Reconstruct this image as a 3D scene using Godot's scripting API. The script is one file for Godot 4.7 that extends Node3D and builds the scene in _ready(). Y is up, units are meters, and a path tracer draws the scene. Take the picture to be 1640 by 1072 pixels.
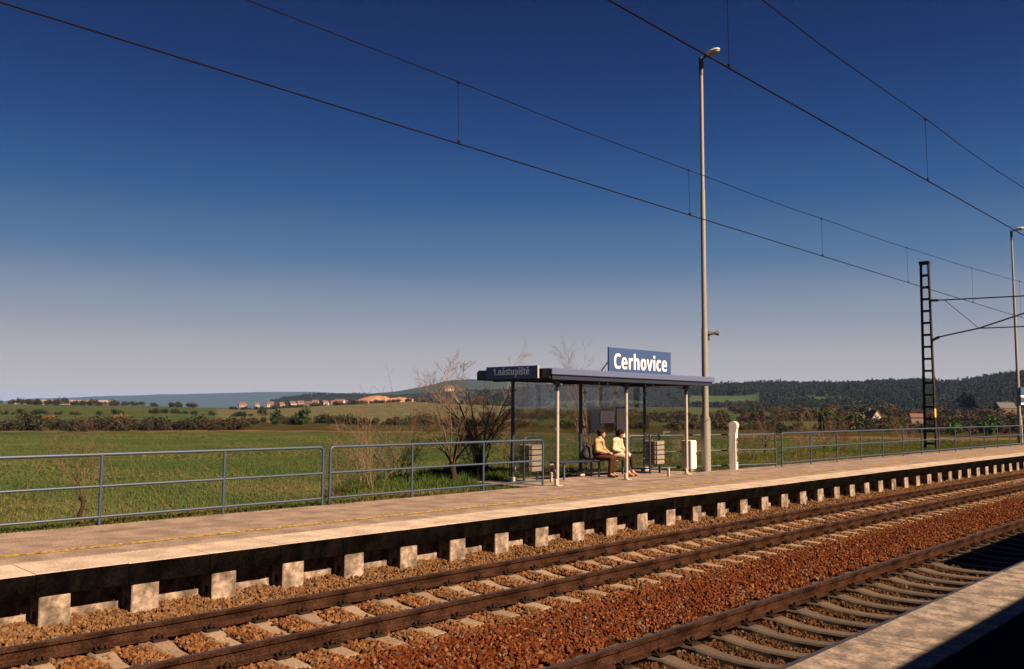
extends Node3D
# A country railway halt: far platform with a glass shelter, two tracks, catenary, fields and hills.
# x runs along the track, y is up (0 = rail top), z is towards the camera.

const TRACK_FAR := -8.77
const TRACK_NEAR := -4.63
const TOP := 0.5            # platform level
const EDGE := -10.44        # edge of the far platform
const EYE := 2.349

var rng := RandomNumberGenerator.new()
var taken := {}
var mats := {}

# ------------------------------------------------------------------ mesh builder
class MB:
	var v := PackedVector3Array()
	var n := PackedVector3Array()
	var c := PackedColorArray()
	var col := Color(1, 1, 1)

	func tri(a: Vector3, b: Vector3, d: Vector3) -> void:
		var m := (b - a).cross(d - a).normalized()
		v.append(a); v.append(d); v.append(b)
		n.append(m); n.append(m); n.append(m)
		c.append(col); c.append(col); c.append(col)

	func quad(a: Vector3, b: Vector3, d: Vector3, e: Vector3) -> void:
		tri(a, b, d)
		tri(a, d, e)

	func trin(a: Vector3, b: Vector3, d: Vector3, na: Vector3, nb: Vector3, nd: Vector3) -> void:
		v.append(a); v.append(d); v.append(b)
		n.append(na); n.append(nd); n.append(nb)
		c.append(col); c.append(col); c.append(col)

	func box(at: Vector3, s: Vector3, bevel := 0.0, basis := Basis()) -> void:
		var h := s * 0.5
		var b := minf(bevel, minf(h.x, minf(h.y, h.z)) * 0.9)
		if b <= 0.0:
			var p := []
			for k in 8:
				p.append(at + basis * Vector3(h.x if k & 1 else -h.x, h.y if k & 2 else -h.y, h.z if k & 4 else -h.z))
			quad(p[4], p[5], p[7], p[6]); quad(p[1], p[0], p[2], p[3]); quad(p[5], p[1], p[3], p[7])
			quad(p[0], p[4], p[6], p[2]); quad(p[6], p[7], p[3], p[2]); quad(p[0], p[1], p[5], p[4])
			return
		var ax := [basis.x, basis.y, basis.z]
		var hh := [h.x, h.y, h.z]
		for i in 3:
			var j := (i + 1) % 3
			var k := (i + 2) % 3
			for s1 in [-1.0, 1.0]:
				var o: Vector3 = at + ax[i] * hh[i] * s1
				var u: Vector3 = ax[j] * (hh[j] - b)
				var w: Vector3 = ax[k] * (hh[k] - b)
				if s1 > 0: quad(o - u - w, o + u - w, o + u + w, o - u + w)
				else: quad(o - u - w, o - u + w, o + u + w, o + u - w)
				for s2 in [-1.0, 1.0]:   # edge between faces i and j
					var e1: Vector3 = at + ax[i] * hh[i] * s1 + ax[j] * (hh[j] - b) * s2
					var e2: Vector3 = at + ax[i] * (hh[i] - b) * s1 + ax[j] * hh[j] * s2
					if s1 * s2 > 0: quad(e1 - w, e2 - w, e2 + w, e1 + w)
					else: quad(e1 - w, e1 + w, e2 + w, e2 - w)
		for k in 8:
			var sx := 1.0 if k & 1 else -1.0
			var sy := 1.0 if k & 2 else -1.0
			var sz := 1.0 if k & 4 else -1.0
			var px := at + basis * Vector3(h.x * sx, (h.y - b) * sy, (h.z - b) * sz)
			var py := at + basis * Vector3((h.x - b) * sx, h.y * sy, (h.z - b) * sz)
			var pz := at + basis * Vector3((h.x - b) * sx, (h.y - b) * sy, h.z * sz)
			if sx * sy * sz > 0: tri(px, py, pz)
			else: tri(px, pz, py)

	func tube(path: Array, radii: Array, sides := 8, caps := true) -> void:
		var rings := []
		var dirs := []
		var last := Vector3.ZERO
		for i in path.size():
			var d: Vector3 = (path[mini(i + 1, path.size() - 1)] - path[maxi(i - 1, 0)]).normalized()
			var side := last
			if i == 0: side = d.cross(Vector3.UP if absf(d.y) < 0.9 else Vector3.RIGHT).normalized()
			else: side = (side - d * side.dot(d)).normalized()
			last = side
			var up := d.cross(side)
			var ring := []
			var nn := []
			for k in sides:
				var a := TAU * k / sides
				var q := side * cos(a) + up * sin(a)
				nn.append(q)
				ring.append(path[i] + q * radii[mini(i, radii.size() - 1)])
			rings.append(ring)
			dirs.append(nn)
		for i in path.size() - 1:
			for k in sides:
				var l := (k + 1) % sides
				trin(rings[i][k], rings[i][l], rings[i + 1][l], dirs[i][k], dirs[i][l], dirs[i + 1][l])
				trin(rings[i][k], rings[i + 1][l], rings[i + 1][k], dirs[i][k], dirs[i + 1][l], dirs[i + 1][k])
		if caps:
			var e := path.size() - 1
			for k in range(1, sides - 1):
				tri(rings[0][0], rings[0][k + 1], rings[0][k])
				tri(rings[e][0], rings[e][k], rings[e][k + 1])

	func extrude(profile: Array, path: Array, closed := true) -> void:
		# profile of Vector2(z, y), laid along path of Vector3 that runs in +x
		var m := profile.size()
		for i in path.size() - 1:
			for k in (m if closed else m - 1):
				var p: Vector2 = profile[k]
				var q: Vector2 = profile[(k + 1) % m]
				var a: Vector3 = path[i] + Vector3(0, p.y, p.x)
				var b: Vector3 = path[i] + Vector3(0, q.y, q.x)
				var a2: Vector3 = path[i + 1] + Vector3(0, p.y, p.x)
				var b2: Vector3 = path[i + 1] + Vector3(0, q.y, q.x)
				quad(a, b, b2, a2)

	func ball(at: Vector3, r: Vector3, rings := 8, sides := 12, basis := Basis()) -> void:
		for i in rings:
			var t0 := PI * i / rings
			var t1 := PI * (i + 1) / rings
			for k in sides:
				var p := []
				var q := []
				for tt in [[t0, k], [t0, k + 1], [t1, k + 1], [t1, k]]:
					var a: float = TAU * tt[1] / sides
					var d := Vector3(sin(tt[0]) * cos(a), cos(tt[0]), sin(tt[0]) * sin(a))
					p.append(at + basis * (d * r))
					q.append((basis * (d / r)).normalized())
				if i > 0: trin(p[0], p[1], p[2], q[0], q[1], q[2])
				if i < rings - 1: trin(p[0], p[2], p[3], q[0], q[2], q[3])

	func mesh() -> ArrayMesh:
		var a := []
		a.resize(Mesh.ARRAY_MAX)
		a[Mesh.ARRAY_VERTEX] = v
		a[Mesh.ARRAY_NORMAL] = n
		a[Mesh.ARRAY_COLOR] = c
		var m := ArrayMesh.new()
		m.add_surface_from_arrays(Mesh.PRIMITIVE_TRIANGLES, a)
		return m

# ------------------------------------------------------------------ helpers
func lin(r: float, g: float, b: float) -> Color:
	return (Color(r, g, b) * 0.68).linear_to_srgb()

func noise_tex(freq: float, octaves: int, lo: Color, hi: Color, seed_: int, size := 512, kind := FastNoiseLite.TYPE_SIMPLEX_SMOOTH) -> NoiseTexture2D:
	var nz := FastNoiseLite.new()
	nz.seed = seed_
	nz.noise_type = kind
	nz.frequency = freq
	nz.fractal_octaves = octaves
	nz.fractal_gain = 0.62
	var g := Gradient.new()
	g.set_color(0, lo)
	g.set_color(1, hi)
	g.set_offset(0, 0.25)
	g.set_offset(1, 0.75)
	var t := NoiseTexture2D.new()
	t.width = size
	t.height = size
	t.seamless = true
	t.noise = nz
	t.color_ramp = g
	return t

func mat(called: String, c: Color, rough := 0.85, metal := 0.0) -> StandardMaterial3D:
	var m := StandardMaterial3D.new()
	m.resource_name = called
	m.albedo_color = c
	m.roughness = rough
	m.metallic = metal
	mats[called] = m
	return m

# a material whose colour is varied by noise of «metres» per repeat, with relief in centimetres
func grain(called: String, c: Color, lo: float, hi: float, metres: float, freq: float, seed_: int, relief := 0.0, rough := 0.9, tint := Color(1, 1, 1)) -> StandardMaterial3D:
	var m := mat(called, c, rough)
	var t := noise_tex(freq, 6, Color(lo * tint.r, lo * tint.g, lo * tint.b), Color(hi, hi, hi), seed_)
	m.albedo_texture = t
	m.uv1_triplanar = true
	m.uv1_world_triplanar = true
	m.uv1_scale = Vector3.ONE / metres
	if relief > 0.0:
		m.heightmap_enabled = true
		m.heightmap_texture = t
		m.heightmap_scale = relief
	return m

# broad stains over a material: a second, larger pattern that multiplies the first
func mottle(m: StandardMaterial3D, metres: float, lo: float, seed_: int) -> void:
	m.detail_enabled = true
	m.detail_blend_mode = BaseMaterial3D.BLEND_MODE_MUL
	m.detail_albedo = noise_tex(0.012, 5, Color(lo, lo, lo), Color(1.0, 1.0, 1.0), seed_)
	m.detail_uv_layer = BaseMaterial3D.DETAIL_UV_2
	m.uv2_triplanar = true
	m.uv2_world_triplanar = true
	m.uv2_scale = Vector3.ONE / metres

func numbered(called: String) -> String:
	var k: int = taken.get(called, 0)
	taken[called] = k + 1
	return called if k == 0 else "%s_%03d" % [called, k]

func part(called: String, shape, m: Material, parent: Node, label := "") -> MeshInstance3D:
	var o := MeshInstance3D.new()
	o.name = called if parent != self else numbered(called)
	o.mesh = shape.mesh() if shape is MB else shape
	o.material_override = m
	if label: o.set_meta("label", label)
	parent.add_child(o, true)
	return o

func tag(o: Node, label: String, category: String, group := "") -> void:
	o.set_meta("label", label)
	o.set_meta("category", category)
	if group: o.set_meta("group", group)

func thing(called: String, label: String, category: String, at := Vector3.ZERO, group := "") -> Node3D:
	var o := Node3D.new()
	o.name = numbered(called)
	o.position = at
	add_child(o, true)
	tag(o, label, category, group)
	return o

func setting(called: String, at := Vector3.ZERO) -> Node3D:
	var o := Node3D.new()
	o.name = numbered(called)
	o.position = at
	add_child(o, true)
	o.set_meta("kind", "structure")
	return o

func ground_piece(called: String, shape, m: Material, kind := "structure") -> MeshInstance3D:
	var o := part(called, shape, m, self)
	o.set_meta("kind", kind)
	return o

func copies(called: String, shape: Mesh, m: Material, where: Array, colors: Array, parent: Node = self) -> MultiMeshInstance3D:
	var mm := MultiMesh.new()
	mm.transform_format = MultiMesh.TRANSFORM_3D
	mm.use_colors = true
	mm.mesh = shape
	mm.instance_count = where.size()
	var b := PackedFloat32Array()
	b.resize(where.size() * 16)
	for i in where.size():
		var t: Transform3D = where[i]
		var c: Color = colors[i]
		var o := i * 16
		b[o] = t.basis.x.x; b[o + 1] = t.basis.y.x; b[o + 2] = t.basis.z.x; b[o + 3] = t.origin.x
		b[o + 4] = t.basis.x.y; b[o + 5] = t.basis.y.y; b[o + 6] = t.basis.z.y; b[o + 7] = t.origin.y
		b[o + 8] = t.basis.x.z; b[o + 9] = t.basis.y.z; b[o + 10] = t.basis.z.z; b[o + 11] = t.origin.z
		b[o + 12] = c.r; b[o + 13] = c.g; b[o + 14] = c.b; b[o + 15] = 1.0
	mm.buffer = b
	var o := MultiMeshInstance3D.new()
	o.name = numbered(called) if parent == self else called
	o.multimesh = mm
	o.material_override = m
	o.set_meta("kind", "stuff")
	parent.add_child(o, true)
	return o

func bend(x: float) -> float:      # the line curves gently towards the camera
	return 2.4e-4 * x * x if x > 0.0 else 0.0

func line_x(x0: float, x1: float, z: float, step := 1.0, y := 0.0) -> Array:
	var p := []
	var k := int(ceil((x1 - x0) / step))
	for i in k + 1:
		var x := lerpf(x0, x1, float(i) / k)
		p.append(Vector3(x, y, z + bend(x)))
	return p

func polar(deg: float, r: float, y: float) -> Vector3:   # degrees from -z towards +x
	return Vector3(sin(deg_to_rad(deg)) * r, y, -cos(deg_to_rad(deg)) * r)

func ramp(pts: Array, x: float) -> float:
	if x <= pts[0].x: return pts[0].y
	for i in pts.size() - 1:
		if x <= pts[i + 1].x:
			return lerpf(pts[i].y, pts[i + 1].y, (x - pts[i].x) / (pts[i + 1].x - pts[i].x))
	return pts[pts.size() - 1].y

# ------------------------------------------------------------------ smooth figures (signed distance, surface nets)
func nets(bones: Array, cell: float, blend: float, out: MB) -> void:
	# each bone: [a, b, radius at a, radius at b]
	var lo := Vector3.INF
	var hi := -Vector3.INF
	for b in bones:
		var r: float = maxf(b[2], b[3]) + cell * 2.5
		lo = lo.min((b[0] as Vector3).min(b[1]) - Vector3.ONE * r)
		hi = hi.max((b[0] as Vector3).max(b[1]) + Vector3.ONE * r)
	var nx := int((hi.x - lo.x) / cell) + 2
	var ny := int((hi.y - lo.y) / cell) + 2
	var nz := int((hi.z - lo.z) / cell) + 2
	var f := PackedFloat32Array()
	f.resize(nx * ny * nz)
	f.fill(1.0)
	for b in bones:
		var a: Vector3 = b[0]
		var ba: Vector3 = b[1] - a
		var l2 := maxf(ba.length_squared(), 1e-9)
		var r0: float = b[2]
		var r1: float = b[3]
		var m := maxf(r0, r1) + blend + cell * 2.0
		var b0 := (((a.min(b[1]) - Vector3.ONE * m) - lo) / cell).floor()
		var b1 := (((a.max(b[1]) + Vector3.ONE * m) - lo) / cell).ceil()
		for i in range(maxi(0, int(b0.x)), mini(nx, int(b1.x) + 1)):
			for j in range(maxi(0, int(b0.y)), mini(ny, int(b1.y) + 1)):
				for k in range(maxi(0, int(b0.z)), mini(nz, int(b1.z) + 1)):
					var pa := lo + Vector3(i, j, k) * cell - a
					var h := clampf(pa.dot(ba) / l2, 0.0, 1.0)
					var d := (pa - ba * h).length() - lerpf(r0, r1, h)
					var at := (i * ny + j) * nz + k
					var e := f[at]
					var w := maxf(blend - absf(d - e), 0.0) / blend
					f[at] = minf(d, e) - w * w * blend * 0.25
	var ids := PackedInt32Array()
	ids.resize(nx * ny * nz)
	ids.fill(-1)
	var pts := PackedVector3Array()
	var nor := PackedVector3Array()
	var off := [0, nz * ny, nz, nz * ny + nz, 1, nz * ny + 1, nz + 1, nz * ny + nz + 1]
	for i in nx - 1:
		for j in ny - 1:
			for k in nz - 1:
				var at := (i * ny + j) * nz + k
				var f0 := f[at]
				if f0 > cell * 2.0 or f0 < -cell * 2.0: continue
				var mask := 0
				for q in 8:
					if f[at + off[q]] < 0.0: mask |= 1 << q
				if mask == 0 or mask == 255: continue
				var s := Vector3.ZERO
				var cnt := 0
				for q in 8:
					for ax in [1, 2, 4]:
						if q & ax: continue
						var q2: int = q | ax
						if ((mask >> q) & 1) == ((mask >> q2) & 1): continue
						var fa := f[at + off[q]]
						var fb := f[at + off[q2]]
						var t := fa / (fa - fb)
						var p := Vector3(q & 1, (q >> 1) & 1, (q >> 2) & 1)
						var p2 := Vector3(q2 & 1, (q2 >> 1) & 1, (q2 >> 2) & 1)
						s += p.lerp(p2, t)
						cnt += 1
				ids[at] = pts.size()
				pts.append(lo + (Vector3(i, j, k) + s / cnt) * cell)
				nor.append(Vector3(f[at + off[1]] - f0 + f[at + off[7]] - f[at + off[6]], f[at + off[2]] - f0 + f[at + off[7]] - f[at + off[5]], f[at + off[4]] - f0 + f[at + off[7]] - f[at + off[3]]).normalized())
	for i in range(1, nx - 1):
		for j in range(1, ny - 1):
			for k in range(1, nz - 1):
				var at := (i * ny + j) * nz + k
				if f[at] > cell * 2.0 or f[at] < -cell * 2.0: continue
				var inside := f[at] < 0.0
				for e in [[nz * ny, nz, 1], [nz, 1, nz * ny], [1, nz * ny, nz]]:
					if (f[at + e[0]] < 0.0) == inside: continue
					var q := [ids[at - e[1] - e[2]], ids[at - e[2]], ids[at], ids[at - e[1]]]
					if q.min() < 0: continue
					if not inside: q.reverse()
					out.trin(pts[q[0]], pts[q[1]], pts[q[2]], nor[q[0]], nor[q[1]], nor[q[2]])
					out.trin(pts[q[0]], pts[q[2]], pts[q[3]], nor[q[0]], nor[q[2]], nor[q[3]])

# ------------------------------------------------------------------ land
var swell := FastNoiseLite.new()
var patch := FastNoiseLite.new()
const CREST := [Vector2(-40, 3.0), Vector2(15, 3.4), Vector2(26, 1.2), Vector2(29.8, 0.6), Vector2(33, 3.4), Vector2(37, 6.3), Vector2(39.5, 8.0), Vector2(42, 6.0), Vector2(46, 3.6), Vector2(60, 3.8), Vector2(76, 2.0), Vector2(110, 2.0)]

const LANES := [[Vector2(7.5, -32), Vector2(36, -112)], [Vector2(13.7, -30), Vector2(46, -118)], [Vector2(24, -40), Vector2(58, -126)], [Vector2(37, -48), Vector2(76, -130)], [Vector2(52, -52), Vector2(92, -128)]]

func field_height(deg: float, r: float) -> float:
	var h := lerpf(-2.6, ramp(CREST, deg), smoothstep(240.0, 820.0, r))
	h = lerpf(h, -6.0, smoothstep(900.0, 1500.0, r))
	if r > 150.0: h += swell.get_noise_2d(deg * 6.0, log(r) * 60.0) * minf((r - 150.0) * 0.004, 1.1)
	return h

func verge_height(x: float, z: float) -> float:
	var far := smoothstep(11.0, 14.0, x)      # wider shoulder beside and behind the shelter
	var a := -14.1 + bend(x)
	var d := a - z
	var wide := lerpf(1.0, 5.0, far)
	var h := lerpf(0.44, 0.36, far) - smoothstep(0.0, wide, d) * lerpf(0.15, 0.05, far)
	h = lerpf(h, -2.75, smoothstep(wide, wide + 6.5, d))
	h += 0.34 * exp(-(pow(x - 16.0, 2.0) / 3.2 + pow(z + 17.3, 2.0) / 1.1))
	h += swell.get_noise_2d(x * 22.0, z * 22.0) * 0.06 * smoothstep(0.1, 0.8, d)
	return h

func land() -> void:
	# ---- one sheet of ground out to the horizon
	var m := grain("field", lin(1, 1, 1), 0.55, 1.25, 6.0, 0.08, 5, 0.0, 1.0)
	m.vertex_color_use_as_albedo = true
	m.specular_mode = BaseMaterial3D.SPECULAR_DISABLED
	mottle(m, 48.0, 0.78, 75)
	var angles := []
	var a := -180.0
	while a < 180.0:
		angles.append(a)
		a += 0.4 if a > -30.0 and a < 112.0 else 5.0
	angles.append(180.0)
	var radii := [0.0]
	var r := 12.0
	while r < 15000.0:
		radii.append(r)
		r *= 1.03
	var pos := PackedVector3Array()
	var nor := PackedVector3Array()
	var colr := PackedColorArray()
	var idx := PackedInt32Array()
	var w := angles.size()
	for i in radii.size():
		for j in w:
			var deg: float = angles[j]
			var p := polar(deg, radii[i], 0.0)
			p.y = field_height(deg, radii[i])
			pos.append(p)
			var e := 0.5
			var rr: float = radii[i]
			var up := (field_height(deg, rr * 1.02 + 1.0) - p.y) / (rr * 0.02 + 1.0)
			nor.append((Vector3.UP - polar(deg, 1.0, 0.0) * up).normalized())
			colr.append(land_colour(deg, rr, p))
	for i in radii.size() - 1:
		for j in w - 1:
			var q := i * w + j
			idx.append_array([q, q + w, q + 1, q + 1, q + w, q + w + 1])
	var arr := []
	arr.resize(Mesh.ARRAY_MAX)
	arr[Mesh.ARRAY_VERTEX] = pos
	arr[Mesh.ARRAY_NORMAL] = nor
	arr[Mesh.ARRAY_COLOR] = colr
	arr[Mesh.ARRAY_INDEX] = idx
	var am := ArrayMesh.new()
	am.add_surface_from_arrays(Mesh.PRIMITIVE_TRIANGLES, arr)
	ground_piece("ground", am, m)

	# ---- wheel tracks of the tractor across the young crop
	var tm := grain("wheel_track", lin(0.122, 0.120, 0.048), 0.6, 1.2, 3.0, 0.03, 8)
	tm.specular_mode = BaseMaterial3D.SPECULAR_DISABLED
	for lane in LANES:
		var ribbon := MB.new()
		var d: Vector2 = (lane[1] - lane[0])
		var across := Vector2(-d.y, d.x).normalized()
		for s in [-0.95, 0.95]:
			for k in 40:
				var p0: Vector2 = lane[0] + d * (k / 40.0) + across * s
				var p1: Vector2 = lane[0] + d * ((k + 1) / 40.0) + across * s
				var hw := 0.085
				var q := []
				for pp in [p0 - across * hw, p0 + across * hw, p1 + across * hw, p1 - across * hw]:
					var rr: float = pp.length()
					q.append(Vector3(pp.x, field_height(rad_to_deg(atan2(pp.x, -pp.y)), rr) + 0.03, pp.y))
				ribbon.quad(q[3], q[2], q[1], q[0])
		ground_piece("wheel_track", ribbon, tm)

	# ---- grassy shoulder behind the far platform
	var gm := grain("verge_soil", lin(0.055, 0.075, 0.018), 0.5, 1.3, 1.7, 0.02, 12, 2.0)
	gm.specular_mode = BaseMaterial3D.SPECULAR_DISABLED
	var verge := MB.new()
	var xs := []
	var x := -12.0
	while x < 95.0:
		xs.append(x)
		x += 0.5 if x < 40.0 else 1.5
	var zs := [0.0, 0.1, 0.3, 0.6, 0.9, 1.3, 1.7, 2.1, 2.5, 2.9, 3.3, 3.7, 4.1, 4.6, 5.2, 6.0, 7.0, 8.0, 9.0, 10.5, 12.5]
	for i in xs.size() - 1:
		for j in zs.size() - 1:
			var q := []
			for o in [[0, 0], [1, 0], [1, 1], [0, 1]]:
				var px: float = xs[i + o[0]]
				var pz: float = -14.1 + bend(px) - zs[j + o[1]]
				q.append(Vector3(px, verge_height(px, pz), pz))
			verge.quad(q[0], q[1], q[2], q[3])
	ground_piece("verge", verge, gm)

func land_colour(deg: float, r: float, p: Vector3) -> Color:
	var t := patch.get_noise_2d(p.x * 0.8, p.z * 0.8) * 0.5 + 0.5
	var crop := Color(0.070, 0.100, 0.034).lerp(Color(0.150, 0.138, 0.058), clampf(t * 1.5 - 0.45 + smoothstep(75.0, 36.0, r) * 0.35, 0, 1))
	var rough := Color(0.060, 0.058, 0.022).lerp(Color(0.085, 0.070, 0.03), t)
	var hill := Color(0.135, 0.138, 0.072).lerp(Color(0.175, 0.16, 0.092), t)
	var green := Color(0.06, 0.098, 0.034)
	# distance of the field's far boundary along this direction
	var edge := ramp([Vector2(-40, 230), Vector2(15, 194), Vector2(30, 188), Vector2(46, 178), Vector2(60, 172), Vector2(71, 180), Vector2(77, 192), Vector2(110, 200)], deg)
	var c := crop
	if r > edge - 9.0: c = Color(0.19, 0.125, 0.07)
	if deg > 56.0 and r > edge - 24.0 and r < edge: c = Color(0.22, 0.125, 0.075).lerp(crop, clampf(patch.get_noise_2d(p.x * 3.0, p.z * 3.0) * 1.6 + 0.1, 0, 1))
	if r > edge: c = rough
	if r > edge + 90.0: c = hill if deg > 27.0 and deg < 47.0 else green.lerp(hill, t * 0.6)
	if r > 850.0: c = green.lerp(rough, t)
	return c

func hill(called: String, crest: Array, r0: float, r1: float, r2: float, foot: float, m: Material, rough: float, tint: Callable) -> Callable:
	# a ridge seen under the given crest angles (degrees, metres above rail level)
	var height := func(deg: float, rr: float) -> float:
		var top := ramp(crest, deg)
		var u := smoothstep(r0, r1, rr) if rr < r1 else 1.0 - smoothstep(r1, r2, rr)
		return lerpf(foot, top, pow(u, 0.85)) + swell.get_noise_2d(deg * 9.0 + r1, rr * 0.05) * rough * u
	var b := MB.new()
	var d0: float = crest[0].x
	var d1: float = crest[crest.size() - 1].x
	var steps := int((d1 - d0) / 0.3)
	var rows := []
	for k in 19: rows.append(lerpf(r0, r1, k / 14.0) if k <= 14 else lerpf(r1, r2, (k - 14) / 4.0))
	for i in steps:
		var a0 := d0 + (d1 - d0) * i / steps
		var a1 := d0 + (d1 - d0) * (i + 1) / steps
		for j in rows.size() - 1:
			b.col = tint.call(a0, float(j) / 14.0)
			b.quad(polar(a0, rows[j], height.call(a0, rows[j])), polar(a1, rows[j], height.call(a1, rows[j])), polar(a1, rows[j + 1], height.call(a1, rows[j + 1])), polar(a0, rows[j + 1], height.call(a0, rows[j + 1])))
	ground_piece(called, b, m)
	return height

func clump(seed_: int, count: int, size: float, tall := 1.0, hollow := 0.35) -> Mesh:
	# many small leaf-like faces spread through a lobed volume of about unit radius, standing on y = 0
	var g := RandomNumberGenerator.new()
	g.seed = seed_
	var b := MB.new()
	var lobes := []
	for k in 6: lobes.append([Vector3(g.randf_range(-0.5, 0.5), g.randf_range(0.45, 1.35) * tall, g.randf_range(-0.5, 0.5)), g.randf_range(0.34, 0.6)])
	for k in count:
		var lobe: Array = lobes[g.randi() % 6]
		var d := Vector3(g.randfn(), g.randfn(), g.randfn()).normalized()
		var p: Vector3 = lobe[0] + d * lobe[1] * pow(g.randf(), hollow)
		p.y = maxf(p.y, 0.05)
		var u := Vector3(g.randfn(), g.randfn(), g.randfn()).normalized()
		var w := u.cross(Vector3(g.randfn(), g.randfn(), g.randfn())).normalized()
		var s := size * g.randf_range(0.6, 1.3)
		var v := g.randf_range(0.75, 1.2)
		b.col = Color(v, v, v)
		b.tri(p - u * s, p + u * s * 0.7 + w * s * 0.6, p + u * s * 0.4 - w * s * 0.7)
	return b.mesh()

func twig_bush(seed_: int, stems: int, tall: float, spread: float, thick: float) -> Mesh:
	var g := RandomNumberGenerator.new()
	g.seed = seed_
	var b := MB.new()
	for k in stems:
		var a := g.randf() * TAU
		var lean := g.randf_range(0.1, 1.0) * spread
		var p := Vector3(cos(a) * 0.12, 0, sin(a) * 0.12)
		var d := Vector3(cos(a) * lean, 1.0, sin(a) * lean).normalized()
		branch(b, g, p, d, tall * g.randf_range(0.55, 1.0), thick, 2)
	return b.mesh()

func branch(b: MB, g: RandomNumberGenerator, p: Vector3, d: Vector3, length: float, r: float, depth: int) -> void:
	var path := [p]
	var rad := [r]
	var n := 4
	var q := p
	var dd := d
	for i in n:
		dd = (dd + Vector3(g.randfn(), g.randfn() * 0.5 + 0.12, g.randfn()) * 0.13).normalized()
		q += dd * length / n
		path.append(q)
		rad.append(maxf(r * (1.0 - 0.8 * (i + 1) / n), 0.003))
		if depth > 0 and i >= 0:
			for k in (2 if depth < 3 else 1):
				if g.randf() < 0.72:
					var s := dd.cross(Vector3(g.randfn(), g.randfn(), g.randfn())).normalized()
					branch(b, g, q, (dd * g.randf_range(0.75, 1.2) + s * g.randf_range(0.5, 0.9)).normalized(), length * g.randf_range(0.38, 0.62) * (1.0 - 0.1 * i), maxf(rad[i + 1] * 0.72, 0.003), depth - 1)
	b.tube(path, rad, 5 if r > 0.02 else 3, false)

func bare_tree(called: String, label: String, at: Vector3, seed_: int, trunk_h: float, trunk_r: float, limbs: int, limb_len: float, spread: float, depth: int, bark: Material, twig: Material) -> Node3D:
	var g := RandomNumberGenerator.new()
	g.seed = seed_
	var t := thing(called, label, "tree", at)
	var b := MB.new()
	var path := [Vector3(0, -0.15, 0)]
	var rad := [trunk_r * 1.35]
	for k in 4:
		path.append(Vector3(g.randfn() * 0.03, trunk_h * (k + 1) / 4.0, g.randfn() * 0.03))
		rad.append(trunk_r * (1.05 - 0.06 * k))
	rad[4] = trunk_r * 1.1
	b.tube(path, rad, 10)
	part("trunk", b, bark, t)
	for k in limbs:
		var lb := MB.new()
		var a := TAU * (k + g.randf() * 0.6) / limbs
		var lean := spread * g.randf_range(0.35, 1.0)
		var start: Vector3 = path[3].lerp(path[4], g.randf_range(0.2, 1.0))
		branch(lb, g, start, Vector3(cos(a) * lean, 1.0, sin(a) * lean).normalized(), limb_len * g.randf_range(0.7, 1.1), trunk_r * g.randf_range(0.26, 0.42), depth)
		part("limb", lb, twig, t)
	return t

# ------------------------------------------------------------------ railway
func rail_profile() -> Array:
	# (z, y), running clockwise seen from +x so that faces look outwards
	return [Vector2(-0.075, -0.172), Vector2(0.075, -0.172), Vector2(0.075, -0.160), Vector2(0.02, -0.142), Vector2(0.009, -0.125), Vector2(0.009, -0.06), Vector2(0.034, -0.046), Vector2(0.036, -0.012), Vector2(0.026, -0.001), Vector2(-0.026, -0.001), Vector2(-0.036, -0.012), Vector2(-0.034, -0.046), Vector2(-0.009, -0.06), Vector2(-0.009, -0.125), Vector2(-0.02, -0.142), Vector2(-0.075, -0.160)]

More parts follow.
